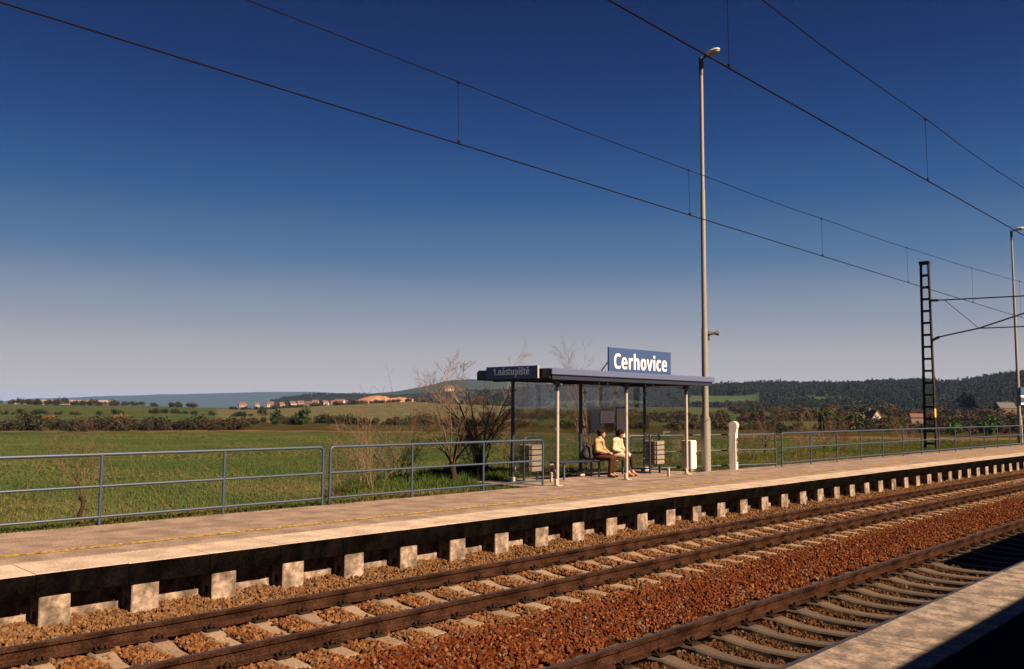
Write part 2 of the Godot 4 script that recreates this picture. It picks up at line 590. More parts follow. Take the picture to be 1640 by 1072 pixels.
func make_track(label: String, axis: float, x0: float, x1: float, phase: float, wear: Array) -> void:
	var t := thing("railway_track", label, "railway track")
	var rp := rail_profile()
	for s in [-1.0, 1.0]:
		var b := MB.new()
		b.extrude(rp, line_x(-14.0, 100.0, axis + s * 0.7525, 2.0))
		var rail := part("rail", b, mats.rail, t)
		var h := MB.new()
		h.extrude([Vector2(-0.022, -0.002), Vector2(0.022, -0.002), Vector2(0.022, 0.001), Vector2(-0.022, 0.001)], line_x(-14.0, 100.0, axis + s * 0.7525, 2.0))
		part("running_surface", h, mats.rail_head, rail)
	# concrete sleeper: high seats under the rails, hollowed middle, chamfered ends
	var sl := MB.new()
	var st := [[-1.30, -0.215, 0.09], [-1.24, -0.185, 0.10], [-0.98, -0.180, 0.115], [-0.52, -0.180, 0.115], [-0.30, -0.215, 0.095], [0.0, -0.225, 0.09], [0.30, -0.215, 0.095], [0.52, -0.180, 0.115], [0.98, -0.180, 0.115], [1.24, -0.185, 0.10], [1.30, -0.215, 0.09]]
	for i in st.size() - 1:
		var p: Array = st[i]
		var q: Array = st[i + 1]
		var c := 0.02
		var ring := func(e: Array) -> Array: return [Vector3(-e[2] - 0.045, -0.42, e[0]), Vector3(-e[2], e[1] - c, e[0]), Vector3(-e[2] + c, e[1], e[0]), Vector3(e[2] - c, e[1], e[0]), Vector3(e[2], e[1] - c, e[0]), Vector3(e[2] + 0.045, -0.42, e[0])]
		var f: Array = ring.call(p)
		var g: Array = ring.call(q)
		for k in 5: sl.quad(f[k + 1], f[k], g[k], g[k + 1])
		if i == 0: for k in range(1, 5): sl.tri(f[0], f[k], f[k + 1])
		if i == st.size() - 2: for k in range(1, 5): sl.tri(g[0], g[k + 1], g[k])
	var sleeper_mesh := sl.mesh()
	# rail clip: base plate, bolt with nut and a bent clamp
	var cl := MB.new()
	cl.box(Vector3(0, -0.168, 0), Vector3(0.16, 0.024, 0.11), 0.004)
	cl.tube([Vector3(-0.05, -0.155, 0.02), Vector3(-0.055, -0.125, -0.02), Vector3(-0.045, -0.14, -0.055)], [0.012], 5)
	cl.tube([Vector3(0.05, -0.155, 0.02), Vector3(0.055, -0.125, -0.02), Vector3(0.045, -0.14, -0.055)], [0.012], 5)
	cl.tube([Vector3(0, -0.16, 0), Vector3(0, -0.095, 0)], [0.016], 6)
	cl.tube([Vector3(0, -0.135, 0), Vector3(0, -0.11, 0)], [0.028], 6)
	var clip_mesh := cl.mesh()
	var x := x0 + phase
	var k := 0
	while x < x1:
		var o := part("sleeper", sleeper_mesh, wear[k % wear.size()], t)
		var slope := 4.8e-4 * maxf(x, 0.0)
		o.position = Vector3(x, rng.randf_range(-0.006, 0.004), axis + bend(x))
		o.rotation.y = -slope + rng.randf_range(-0.006, 0.006)
		if x > 1.0 and x < 34.0:
			for s in [-1.0, 1.0]:
				for e in [-1.0, 1.0]:
					var cp := part("rail_clip", clip_mesh, mats.clip, o)
					cp.position = Vector3(0, 0, s * 0.7525 + e * 0.118)
					if e < 0: cp.rotation.y = PI
		x += 0.6
		k += 1

func bed_height(z: float) -> float:
	return ramp([Vector2(-11.0, -0.06), Vector2(-10.45, -0.10), Vector2(-10.0, -0.19), Vector2(-9.5, -0.21), Vector2(-8.8, -0.225), Vector2(-8.0, -0.21), Vector2(-7.45, -0.20), Vector2(-6.8, -0.13), Vector2(-6.0, -0.16), Vector2(-5.45, -0.22), Vector2(-4.6, -0.30), Vector2(-3.9, -0.28), Vector2(-3.2, -0.32), Vector2(-2.8, -0.32)], z)

func ballast() -> void:
	var bm := grain("ballast_bed", lin(1, 1, 1), 0.35, 1.3, 0.9, 0.045, 21, 3.0)
	bm.vertex_color_use_as_albedo = true
	bm.specular_mode = BaseMaterial3D.SPECULAR_DISABLED
	var b := MB.new()
	var zs := []
	for k in 33: zs.append(-11.0 + k * 0.25)
	var xs := []
	var x := -14.0
	while x < 100.0:
		xs.append(x)
		x += 0.5 if x < 30.0 else 2.0
	for i in xs.size() - 1:
		for j in zs.size() - 1:
			var q := []
			for o in [[0, 0], [0, 1], [1, 1], [1, 0]]:
				var px: float = xs[i + o[0]]
				var pz: float = zs[j + o[1]]
				q.append(Vector3(px, bed_height(pz) - 0.02 + swell.get_noise_2d(px * 40.0, pz * 40.0) * 0.03, pz + bend(px)))
			var c := stone_colour(zs[j] + 0.12, 0.5) * 0.7
			b.col = Color(c.r, c.g, c.b)
			b.quad(q[0], q[1], q[2], q[3])
	b.col = Color(0.1, 0.07, 0.05)
	for zz in [-11.0, -3.0]:
		for i in xs.size() - 1:
			var p := Vector3(xs[i], -0.3, zz + bend(xs[i]))
			var q := Vector3(xs[i + 1], -0.3, zz + bend(xs[i + 1]))
			b.quad(p, q, q - Vector3(0, 2.6, 0), p - Vector3(0, 2.6, 0))
	ground_piece("ballast_bed", b, bm)
	# loose broken stones
	var sm := mat("stone", lin(1, 1, 1), 0.95)
	sm.vertex_color_use_as_albedo = true
	sm.specular_mode = BaseMaterial3D.SPECULAR_DISABLED
	var g := RandomNumberGenerator.new()
	g.seed = 77
	for variant in 4:
		var s := MB.new()
		var ico := []
		for k in 9:
			var y := 1.0 - 2.0 * (k + 0.5) / 9.0
			var a := k * 2.39996
			ico.append(Vector3(cos(a) * sqrt(1 - y * y), y * 0.75, sin(a) * sqrt(1 - y * y)) * g.randf_range(0.72, 1.25))
		hull(s, ico)
		var shape := s.mesh()
		var where := []
		var colors := []
		while where.size() < 55000:
			var px := 0.8 + 55.0 * pow(g.randf(), 1.75)
			var pz := g.randf_range(-10.75, -2.98)
			if px > 18.0 and pz > -3.6: continue
			var y := bed_height(pz)
			for ax in [[TRACK_FAR, 0.25], [TRACK_NEAR, 0.05]]:
				var off: float = absf(pz - ax[0])
				if off < 1.32:
					var ph := fposmod(px - (-8.0 + ax[1]) + 0.3, 0.6) - 0.3
					if absf(ph) < 0.13 and g.randf() > 0.03: y = -9.0
					if absf(off - 0.7525) < 0.085: y = -9.0
			if y < -5.0: continue
			var size := g.randf_range(0.015, 0.033)
			if g.randf() < 0.04: size *= 1.5
			var bs := Basis.from_euler(Vector3(g.randf() * TAU, g.randf() * TAU, g.randf() * TAU)).scaled(Vector3.ONE * size)
			where.append(Transform3D(bs, Vector3(px, y + g.randf_range(-0.012, 0.022), pz + bend(px))))
			colors.append(stone_colour(pz, g.randf()))
		var o := copies("ballast_stones", shape, sm, where, colors)
		o.set_meta("kind", "stuff")

func stone_colour(z: float, t: float) -> Color:
	var tan_ := Color(0.195, 0.104, 0.050).lerp(Color(0.075, 0.037, 0.018), t)
	var mix := Color(0.215, 0.105, 0.047).lerp(Color(0.062, 0.024, 0.011), t)
	var rust := Color(0.135, 0.041, 0.0165).lerp(Color(0.048, 0.0135, 0.007), t)
	if t > 0.93: rust = Color(0.20, 0.092, 0.042)
	var dark := Color(0.085, 0.042, 0.02).lerp(Color(0.035, 0.018, 0.01), t)
	if fposmod(t * 37.0, 1.0) > 0.92: return Color(0.10, 0.075, 0.058) * (0.45 + t)
	if z < -9.7: return tan_
	if z < -7.5: return mix
	if z < -7.1: return mix.lerp(rust, (z + 7.5) / 0.4)
	if z < -6.2: return rust
	if z < -5.4: return rust.lerp(mix, (z + 6.2) / 0.8 * 0.45)
	return dark

func hull(b: MB, p: Array) -> void:      # convex hull of a few points, brute force
	for i in p.size():
		for j in range(i + 1, p.size()):
			for k in range(j + 1, p.size()):
				var m: Vector3 = (p[j] - p[i]).cross(p[k] - p[i])
				if m.length() < 1e-6: continue
				var above := 0
				var below := 0
				for q in p.size():
					if q == i or q == j or q == k: continue
					var d: float = m.dot(p[q] - p[i])
					if d > 1e-7: above += 1
					elif d < -1e-7: below += 1
				if above == 0: b.tri(p[i], p[j], p[k])
				elif below == 0: b.tri(p[i], p[k], p[j])

# ------------------------------------------------------------------ platforms
func far_platform() -> void:
	var t := setting("platform")
	var slab := MB.new()
	slab.box(Vector3(0, -0.125, -0.44), Vector3(1.001, 0.25, 0.83), 0.006)
	var slab_mesh := slab.mesh()
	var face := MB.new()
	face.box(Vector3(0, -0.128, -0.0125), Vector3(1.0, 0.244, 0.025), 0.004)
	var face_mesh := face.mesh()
	# support block with a round hole through its side
	var bl := MB.new()
	support_block(bl)
	var block_mesh := bl.mesh()
	var x := -8.73
	var k := 0
	while x < 95.0:
		var o := part("edge_slab", slab_mesh, [mats.slab_a, mats.slab_b, mats.slab_c][rng.randi() % 3], t)
		o.position = Vector3(x + 0.5, TOP + rng.randf_range(-0.004, 0.004), EDGE + bend(x + 0.5))
		o.rotation.y = -4.8e-4 * maxf(x, 0.0)
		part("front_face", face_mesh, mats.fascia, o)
		var s := part("support_block", block_mesh, [mats.block_a, mats.block_b][rng.randi() % 2], t)
		s.position = Vector3(x + 0.21, 0, EDGE - 0.012 + bend(x + 0.2))
		s.rotation = Vector3(rng.randf_range(-0.012, 0.004), -4.8e-4 * maxf(x, 0.0) + rng.randf_range(-0.02, 0.02), rng.randf_range(-0.012, 0.012))
		x += 1.005
		k += 1
	var body := MB.new()
	body.extrude([Vector2(-0.30, -0.6), Vector2(-0.30, 0.247), Vector2(-0.85, 0.247), Vector2(-0.859, TOP), Vector2(-3.66, TOP), Vector2(-3.66, -0.9)].map(func(p): return Vector2(p.x, p.y)), line_x(-14.0, 100.0, EDGE, 1.0))
	var rev := MB.new()
	# only the two visible faces differ in material: paving on top, plain concrete wall below
	rev.extrude([Vector2(-0.30, 0.247), Vector2(-0.30, -0.6)], line_x(-14.0, 100.0, EDGE, 1.0), false)
	part("footing_wall", rev, mats.block_b, t)
	var pave := MB.new()
	pave.extrude([Vector2(-3.66, -0.9), Vector2(-3.66, TOP), Vector2(-0.858, TOP), Vector2(-0.858, 0.24)], line_x(-14.0, 100.0, EDGE, 1.0), false)
	flip(pave)
	part("paving", pave, mats.paving, t)
	var stripe := MB.new()
	stripe.extrude([Vector2(-1.565, TOP + 0.004), Vector2(-1.41, TOP + 0.004)], line_x(-14.0, 100.0, EDGE, 1.0), false)
	flip(stripe)
	part("yellow_line", stripe, mats.yellow, t)
	var pad := MB.new()
	pad.box(Vector3(18.85, TOP - 0.35, -15.06), Vector3(7.3, 0.69, 1.95), 0.01)
	part("shelter_floor", pad, mats.paving, t)
	var joint := MB.new()
	joint.box(Vector3(18.4, TOP + 0.003, -13.22), Vector3(6.2, 0.006, 0.035), 0.0, Basis(Vector3.UP, -0.006))
	part("drain_joint", joint, mats.dark_seam, t)

func flip(b: MB) -> void:
	for i in range(0, b.v.size(), 3):
		var p := b.v[i]
		b.v[i] = b.v[i + 1]
		b.v[i + 1] = p
	for i in b.n.size(): b.n[i] = -b.n[i]

func support_block(b: MB) -> void:
	var w := 0.165
	var y0 := -0.5
	var y1 := 0.248
	var z0 := -0.30
	var r := 0.055
	var cy := 0.03
	var cz := -0.155
	# front, right, back
	b.quad(Vector3(-w + 0.012, y0, 0), Vector3(w - 0.012, y0, 0), Vector3(w - 0.012, y1, 0), Vector3(-w + 0.012, y1, 0))
	b.quad(Vector3(-w, y0, -0.012), Vector3(-w + 0.012, y0, 0), Vector3(-w + 0.012, y1, 0), Vector3(-w, y1, -0.012))
	b.quad(Vector3(w - 0.012, y0, 0), Vector3(w, y0, -0.012), Vector3(w, y1, -0.012), Vector3(w - 0.012, y1, 0))
	for s in [-1.0, 1.0]:
		var n := 16
		for k in n:
			var a0 := TAU * k / n
			var a1 := TAU * (k + 1) / n
			var rim := func(a: float) -> Vector3: return Vector3(w * s, cy + sin(a) * r, cz + cos(a) * r)
			var out := func(a: float) -> Vector3:
				var d := Vector2(cos(a), sin(a))
				var hz := (-0.012 - cz) if d.x > 0 else (cz - z0)
				var hy := (y1 - cy) if d.y > 0 else (cy - y0)
				var f := minf(hz / maxf(absf(d.x), 1e-5), hy / maxf(absf(d.y), 1e-5))
				return Vector3(w * s, cy + d.y * f, cz + d.x * f)
			var p: Vector3 = rim.call(a0)
			var q: Vector3 = rim.call(a1)
			var e: Vector3 = out.call(a0)
			var h: Vector3 = out.call(a1)
			if s < 0: b.quad(p, e, h, q)
			else: b.quad(p, q, h, e)
			var back := Vector3(-0.13 * s, 0, 0)
			if s < 0: b.quad(p, q, q + back, p + back)
			else: b.quad(p, p + back, q + back, q)
			if s < 0: b.tri(p + back, q + back, Vector3(w * s, cy, cz) + back)
			else: b.tri(p + back, Vector3(w * s, cy, cz) + back, q + back)
		# corners that the fan leaves open
		for cr in [[-0.012, y1], [z0, y1], [z0, y0], [-0.012, y0]]:
			var corner := Vector3(w * s, cr[1], cr[0])
			var aa := atan2(cr[1] - cy, cr[0] - cz)
			var k0 := floorf(fposmod(aa, TAU) / TAU * n)
			var edge := func(a: float) -> Vector3:
				var d := Vector2(cos(a), sin(a))
				var hz := (-0.012 - cz) if d.x > 0 else (cz - z0)
				var hy := (y1 - cy) if d.y > 0 else (cy - y0)
				var f := minf(hz / maxf(absf(d.x), 1e-5), hy / maxf(absf(d.y), 1e-5))
				return Vector3(w * s, cy + d.y * f, cz + d.x * f)
			var e0: Vector3 = edge.call(TAU * k0 / n)
			var e1: Vector3 = edge.call(TAU * (k0 + 1) / n)
			if s < 0: b.tri(e0, corner, e1)
			else: b.tri(e0, e1, corner)

func near_platform() -> void:
	var t := setting("platform")
	var slab := MB.new()
	slab.box(Vector3(0, -0.09, 0.36), Vector3(1.994, 0.18, 0.72), 0.01)
	var sm := slab.mesh()
	var x := -13.0
	while x < 40.0:
		var o := part("edge_slab", sm, [mats.near_a, mats.near_b][rng.randi() % 2], t)
		o.position = Vector3(x + 1.0, 0.55 + rng.randf_range(-0.002, 0.002), -2.95 + bend(x))
		x += 2.0
	var pave := MB.new()
	pave.box(Vector3(13, -0.6, 1.68), Vector3(54, 2.29, 7.80), 0.0)
	part("paving", pave, mats.shaded_asphalt, t)
	var wall := MB.new()
	wall.box(Vector3(13, -0.5, -2.66), Vector3(54, 1.7, 0.5), 0.0)
	part("footing_wall", wall, mats.block_b, t)

# ------------------------------------------------------------------ railings
func rounded(pts: Array, r: float) -> Array:
	var out := [pts[0]]
	for i in range(1, pts.size() - 1):
		var p: Vector3 = pts[i]
		var a: Vector3 = p + (pts[i - 1] - p).normalized() * r
		var b: Vector3 = p + (pts[i + 1] - p).normalized() * r
		for k in 6:
			var t := k / 5.0
			out.append(a.lerp(p, t).lerp(p.lerp(b, t), t))
	out.append(pts[pts.size() - 1])
	return out

func railing(label: String, posts: Array, y: float = TOP) -> void:
	# posts: Vector2(x, z) of every upright, the first and last belong to the bent frame
	var t := thing("railing", label, "railing", Vector3.ZERO, "blue tube railings along the back of the platform")
	var n := posts.size()
	var p0 := Vector3(posts[0].x, y - 0.15, posts[0].y)
	var p1 := Vector3(posts[n - 1].x, y - 0.15, posts[n - 1].y)
	var f := MB.new()
	var mid := []
	for i in n: mid.append(Vector3(posts[i].x, y + 1.09, posts[i].y))
	f.tube(rounded([p0] + mid + [p1], 0.09), [0.027], 8)
	part("frame_tube", f, mats.railing, t)
	for h in [0.60, 0.13]:
		var b := MB.new()
		var pts := []
		for i in n: pts.append(Vector3(posts[i].x, y + h, posts[i].y))
		b.tube(pts, [0.022], 8)
		part("rail_tube", b, mats.railing, t)
	for i in range(1, n - 1):
		var b := MB.new()
		b.tube([Vector3(posts[i].x, y - 0.15, posts[i].y), Vector3(posts[i].x, y + 1.08, posts[i].y)], [0.025], 8)
		part("post", b, mats.railing, t)

# ------------------------------------------------------------------ shelter
func shelter() -> void:
	var t := thing("platform_shelter", "glass walled waiting shelter with flat roof and slim white posts on the far platform", "shelter", Vector3(15.26, TOP, -13.45))
	# local: x 0..7.2 along, z 0 (front) .. -2.55 (back), y from platform
	var b := MB.new()
	b.box(Vector3(3.6, 2.70, -1.27), Vector3(7.14, 0.10, 2.46), 0.01)
	var roof := part("roof", b, mats.roof, t)
	b = MB.new()
	b.box(Vector3(3.6, 2.725, 0.0), Vector3(7.24, 0.15, 0.06), 0.012)
	part("front_gutter", b, mats.gutter, roof)
	b = MB.new()
	b.box(Vector3(3.6, 2.595, -0.06), Vector3(7.10, 0.12, 0.08), 0.01)
	part("front_beam", b, mats.navy, roof)
	b = MB.new()
	b.box(Vector3(3.6, 2.66, -2.53), Vector3(7.2, 0.22, 0.06), 0.01)
	part("rear_beam", b, mats.navy, roof)
	for xx in [0.0, 7.2]:
		b = MB.new()
		b.box(Vector3(xx, 2.68, -1.27), Vector3(0.05, 0.24, 2.44), 0.01)
		part("end_beam", b, mats.navy, roof)
	for xx in [0.55, 3.3, 6.2]:
		b = MB.new()
		b.box(Vector3(xx, 2.585, -1.27), Vector3(0.08, 0.12, 2.44), 0.008)
		part("rafter", b, mats.navy, roof)
	# posts: light grey in front, dark behind
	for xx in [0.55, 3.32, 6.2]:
		b = MB.new()
		b.tube([Vector3(xx, 0, -0.30), Vector3(xx, 2.32, -0.30)], [0.040], 14)
		var p := part("post", b, mats.post_light, t)
		b = MB.new()
		b.box(Vector3(xx, 0.012, -0.30), Vector3(0.2, 0.024, 0.2), 0.006)
		b.box(Vector3(xx - 0.05, 0.10, -0.30), Vector3(0.06, 0.14, 0.07), 0.01)
		part("foot_plate", b, mats.post_light, p)
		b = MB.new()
		b.tube([Vector3(xx, 2.28, -0.30), Vector3(xx, 2.54, -0.30)], [0.052], 14)  # navy sleeve colours in roof shade on the post head; the box is bracket
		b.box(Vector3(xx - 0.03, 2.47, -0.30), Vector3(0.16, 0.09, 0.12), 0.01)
		part("bracket_shade_sleeve", b, mats.navy, p)
	for xx in [0.62, 3.32, 6.34]:
		b = MB.new()
		b.tube([Vector3(xx, 0, -1.86), Vector3(xx, 2.6, -1.86)], [0.05], 12)
		var p := part("post", b, mats.navy, t)
		b = MB.new()
		b.box(Vector3(xx, 0.06, -1.86), Vector3(0.2, 0.12, 0.18), 0.02)
		part("foot_plate", b, mats.post_light, p)
	# toughened panes with their clamps
	for k in 4:
		var x0 := 0.70 + k * 1.41
		b = MB.new()
		b.box(Vector3(x0 + 0.69, 1.33, -1.86), Vector3(1.36, 2.30, 0.010), 0.0)
		var g := part("glass_pane", b, mats.glass, t)
		b = MB.new()
		for xx in [x0 + 0.02, x0 + 1.36]:
			for yy in [0.35, 1.35, 2.3]: b.box(Vector3(xx, yy, -1.85), Vector3(0.05, 0.07, 0.035), 0.005)
		part("clamp", b, mats.post_light, g)
	for e in [[0.58, -1], [6.27, 1]]:
		b = MB.new()
		b.box(Vector3(e[0], 1.33, -1.08), Vector3(0.010, 2.30, 1.40), 0.0)
		var g := part("glass_pane", b, mats.glass, t)
		b = MB.new()
		for zz in [-0.41, -1.75]:
			for yy in [0.35, 1.35, 2.3]: b.box(Vector3(e[0] + 0.012, yy, zz), Vector3(0.035, 0.07, 0.05), 0.005)
		part("clamp", b, mats.post_light, g)
		if e[1] > 0:
			for k in 3:
				b = MB.new()
				b.box(Vector3(e[0] - 0.009, 1.55 + 0.15 * k, -1.15 + 0.18 * k), Vector3(0.004, 0.085, 0.13), 0.0)
				part("sticker", b, mats.white, g)
	for p in [Vector3(1.35, 0, -1.2), Vector3(5.0, 0, -0.12)]:      # pale stubs stand in for the sunlit feet of side posts
		b = MB.new()
		b.box(p + Vector3(0, 0.12, 0), Vector3(0.06, 0.24, 0.06), 0.008)
		part("sunlit_post_foot", b, mats.post_light, t)
	for xx in [1.9, 2.25, 3.9, 4.25]:      # lamp clips under the beam
		b = MB.new()
		b.box(Vector3(xx, 2.50, -0.12), Vector3(0.07, 0.07, 0.07), 0.01)
		part("lamp_clip", b, mats.navy, roof)

	# the station sign on the roof
	var s := thing("station_sign", "wide blue sign reading Cerhovice in white letters on the shelter roof", "sign", Vector3(18.88, 3.27, -13.50))
	b = MB.new()
	b.box(Vector3(0, 0.325, 0), Vector3(2.80, 0.65, 0.05), 0.008)
	part("panel", b, mats.sign_blue, s)
	lettering("Cerhovice", s, Vector3(0, 0.315, 0.027), 0.0, 2.38, 0.42, mats.white_letter)
	for xx in [-1.1, 1.1]:
		b = MB.new()
		b.box(Vector3(xx, 0.2, -0.06), Vector3(0.05, 0.6, 0.05), 0.006)
		b.tube([Vector3(xx, 0.45, -0.08), Vector3(xx, 0.02, -0.5)], [0.015], 6)
		part("strut", b, mats.navy, s)
	# the platform number sign on the end of the roof
	s = thing("platform_sign", "dark blue box sign reading 1.nástupiště on the left end of the roof", "sign", Vector3(15.15, 3.06, -14.66))
	b = MB.new()
	b.box(Vector3(0, 0.155, 0), Vector3(0.05, 0.31, 1.74), 0.008)
	part("panel", b, mats.sign_navy, s)
	lettering("1.nástupiště", s, Vector3(-0.027, 0.16, 0.0), -PI / 2, 1.22, 0.235, mats.grey_letter)
	b = MB.new()
	b.box(Vector3(-0.0, 0.155, 0.877), Vector3(0.052, 0.30, 0.012), 0.0)
	part("end_trim", b, mats.post_light, s)

func lettering(text: String, parent: Node, at: Vector3, turn: float, width: float, height: float, m: Material) -> void:
	var f := SystemFont.new()
	f.font_names = PackedStringArray(["Droid Sans"])
	f.font_weight = 700
	var tm := TextMesh.new()
	tm.text = text
	tm.font = f
	tm.font_size = 96
	tm.pixel_size = 0.01
	tm.depth = 0.02
	var box := tm.get_aabb()
	var o := MeshInstance3D.new()
	o.name = "lettering"
	o.mesh = tm
	o.material_override = m
	var sx := width / box.size.x
	var sy := height / box.size.y
	o.basis = Basis(Vector3.UP, turn) * Basis.from_scale(Vector3(sx, sy, 0.4))
	o.position = at - o.basis * box.get_center()
	parent.add_child(o, true)

# ------------------------------------------------------------------ furniture
func bench() -> void:
	var t := thing("bench", "dark blue bench inside the shelter with two people on it", "bench", Vector3(17.15, TOP, -14.95))
	for k in 4:
		var b := MB.new()
		b.box(Vector3(1.6, 0.445, -0.155 + k * 0.105), Vector3(3.3, 0.035, 0.09), 0.008)
		part("seat_slat", b, mats.navy, t)
	for xx in [0.15, 1.62, 3.05]:
		var b := MB.new()
		b.box(Vector3(xx, 0.21, 0.13), Vector3(0.05, 0.42, 0.05), 0.006)
		b.box(Vector3(xx, 0.21, -0.14), Vector3(0.05, 0.42, 0.05), 0.006)
		b.box(Vector3(xx, 0.41, 0.0), Vector3(0.05, 0.03, 0.32), 0.004)
		part("leg", b, mats.leg_blue, t)

func bin(label: String, at: Vector3, turn: float) -> void:
	var t := thing("litter_bin", label, "litter bin", at, "slatted litter bins at the shelter")
	t.rotation.y = turn
	var f := MB.new()
	f.tube(rounded([Vector3(-0.27, 0, 0), Vector3(-0.27, 1.12, 0), Vector3(0.27, 1.12, 0), Vector3(0.27, 0, 0)], 0.14), [0.03], 10)
	part("hoop_frame", f, mats.navy, t)
	var c := MB.new()
	c.box(Vector3(0, 0.60, 0), Vector3(0.35, 0.66, 0.31), 0.01)
	part("liner", c, mats.bin_dark, t)
	for k in 5:
		for sd in [[Vector3(0, 0, 0.185), Vector3(0.42, 0.115, 0.05)], [Vector3(0, 0, -0.185), Vector3(0.42, 0.115, 0.05)], [Vector3(0.205, 0, 0), Vector3(0.05, 0.115, 0.31)], [Vector3(-0.205, 0, 0), Vector3(0.05, 0.115, 0.31)]]:
			var b := MB.new()
			b.box(sd[0] + Vector3(0, 0.325 + k * 0.138, 0), sd[1], 0.012)
			part("slat", b, mats.bin_slat, t)
	var q := MB.new()
	q.box(Vector3(0, 0.262, 0), Vector3(0.40, 0.02, 0.36), 0.004)
	for s in [-1.0, 1.0]: q.box(Vector3(s * 0.245, 0.62, 0), Vector3(0.05, 0.06, 0.04), 0.004)
	part("carrier", q, mats.navy, t)

func notices() -> void:
	var t := thing("notice_board", "grey timetable board with red heading on the shelter's back glass", "notice board", Vector3(19.30, 1.98, -15.28))
	var b := MB.new()
	b.box(Vector3(0.15, 0.0, 0), Vector3(1.15, 0.86, 0.025), 0.004)
	part("back_panel", b, mats.case_glass, t)
	b = MB.new()
	b.box(Vector3(0.42, 0.14, 0.016), Vector3(0.62, 0.34, 0.006), 0.0)
	var sheet := part("timetable_sheet", b, mats.paper, t)
	b = MB.new()
	b.box(Vector3(0.42, 0.335, 0.017), Vector3(0.62, 0.035, 0.008), 0.0)
	part("heading_bar", b, mats.red, sheet)
	for k in 7:
		b = MB.new()
		b.box(Vector3(0.42, 0.25 - 0.04 * k, 0.0205), Vector3(0.5, 0.010, 0.003), 0.0)
		part("printed_row", b, mats.print_grey, sheet)
	b = MB.new()
	b.box(Vector3(-0.14, 0.03, 0.016), Vector3(0.36, 0.52, 0.006), 0.0)
	part("poster_sheet", b, mats.paper_blue, t)
	t = thing("notice_board", "tall plain grey notice panel behind the right seated person", "notice board", Vector3(20.36, 1.95, -15.27))
	b = MB.new()
	b.box(Vector3(0, 0, 0), Vector3(0.42, 0.84, 0.02), 0.004)
	part("sheet", b, mats.paper_grey, t)
	b = MB.new()
	for s in [-1.0, 1.0]:
		b.box(Vector3(s * 0.225, 0, 0.003), Vector3(0.03, 0.90, 0.034), 0.004)
		b.box(Vector3(0, s * 0.435, 0.003), Vector3(0.42, 0.03, 0.034), 0.004)
	part("frame", b, mats.navy, t)

func lamp_mast(label: String, at: Vector3, tall: float, speakers: bool) -> Node3D:
	var t := thing("lamp_mast", label, "lamp post", at, "lamp masts along the far platform")
	var b := MB.new()
	b.tube([Vector3(0, -0.1, 0), Vector3(0, 1.58, 0), Vector3(0, 1.64, 0)], [0.145, 0.145, 0.10], 20)
	part("base_sleeve", b, mats.galvanised, t)
	b = MB.new()
	b.tube([Vector3(0, 1.62, 0), Vector3(0, 4.3, 0), Vector3(0, 4.36, 0), Vector3(0, 8.6, 0), Vector3(0, 8.66, 0), Vector3(0, tall - 0.55, 0)], [0.098, 0.094, 0.080, 0.074, 0.062, 0.055], 16)
	part("pole", b, mats.galvanised, t)
	b = MB.new()
	b.tube([Vector3(0, tall - 0.57, 0), Vector3(0, tall, 0)], [0.07], 14)
	b.tube([Vector3(0, tall - 0.06, -0.05), Vector3(0, tall - 0.03, 0.08), Vector3(0.0, tall + 0.02, 0.26)], [0.04], 10)
	part("bracket_arm", b, mats.dark_steel, t)
	var d := Vector3(0.0, 0.16, 1.0).normalized()
	var bs := Basis(Vector3.RIGHT, -asin(d.y))
	b = MB.new()
	b.ball(Vector3(0, tall + 0.065, 0.42), Vector3(0.14, 0.08, 0.25), 10, 16, bs)
	var head := part("lamp_head", b, mats.lamp_shell, t)
	b = MB.new()
	b.ball(Vector3(0, tall + 0.015, 0.45), Vector3(0.11, 0.055, 0.19), 8, 14, bs)
	part("lamp_cover", b, mats.lamp_cover, head)
	if speakers:
		for s in [-1.0, 1.0]:
			b = MB.new()
			var y := 4.16
			b.tube([Vector3(0.02, y, 0.04 * s), Vector3(0.13, y, 0.08 + 0.04 * s), Vector3(0.20, y + 0.01, 0.12 * s + 0.10), Vector3(0.29, y + 0.015, 0.17 * s + 0.13)], [0.02, 0.045, 0.04, 0.085], 12)
			part("loudspeaker", b, mats.dark_steel, t)
		b = MB.new()
		b.box(Vector3(0.10, 4.02, 0.04), Vector3(0.10, 0.12, 0.12), 0.01)
		part("junction_box", b, mats.dark_steel, t)
	return t

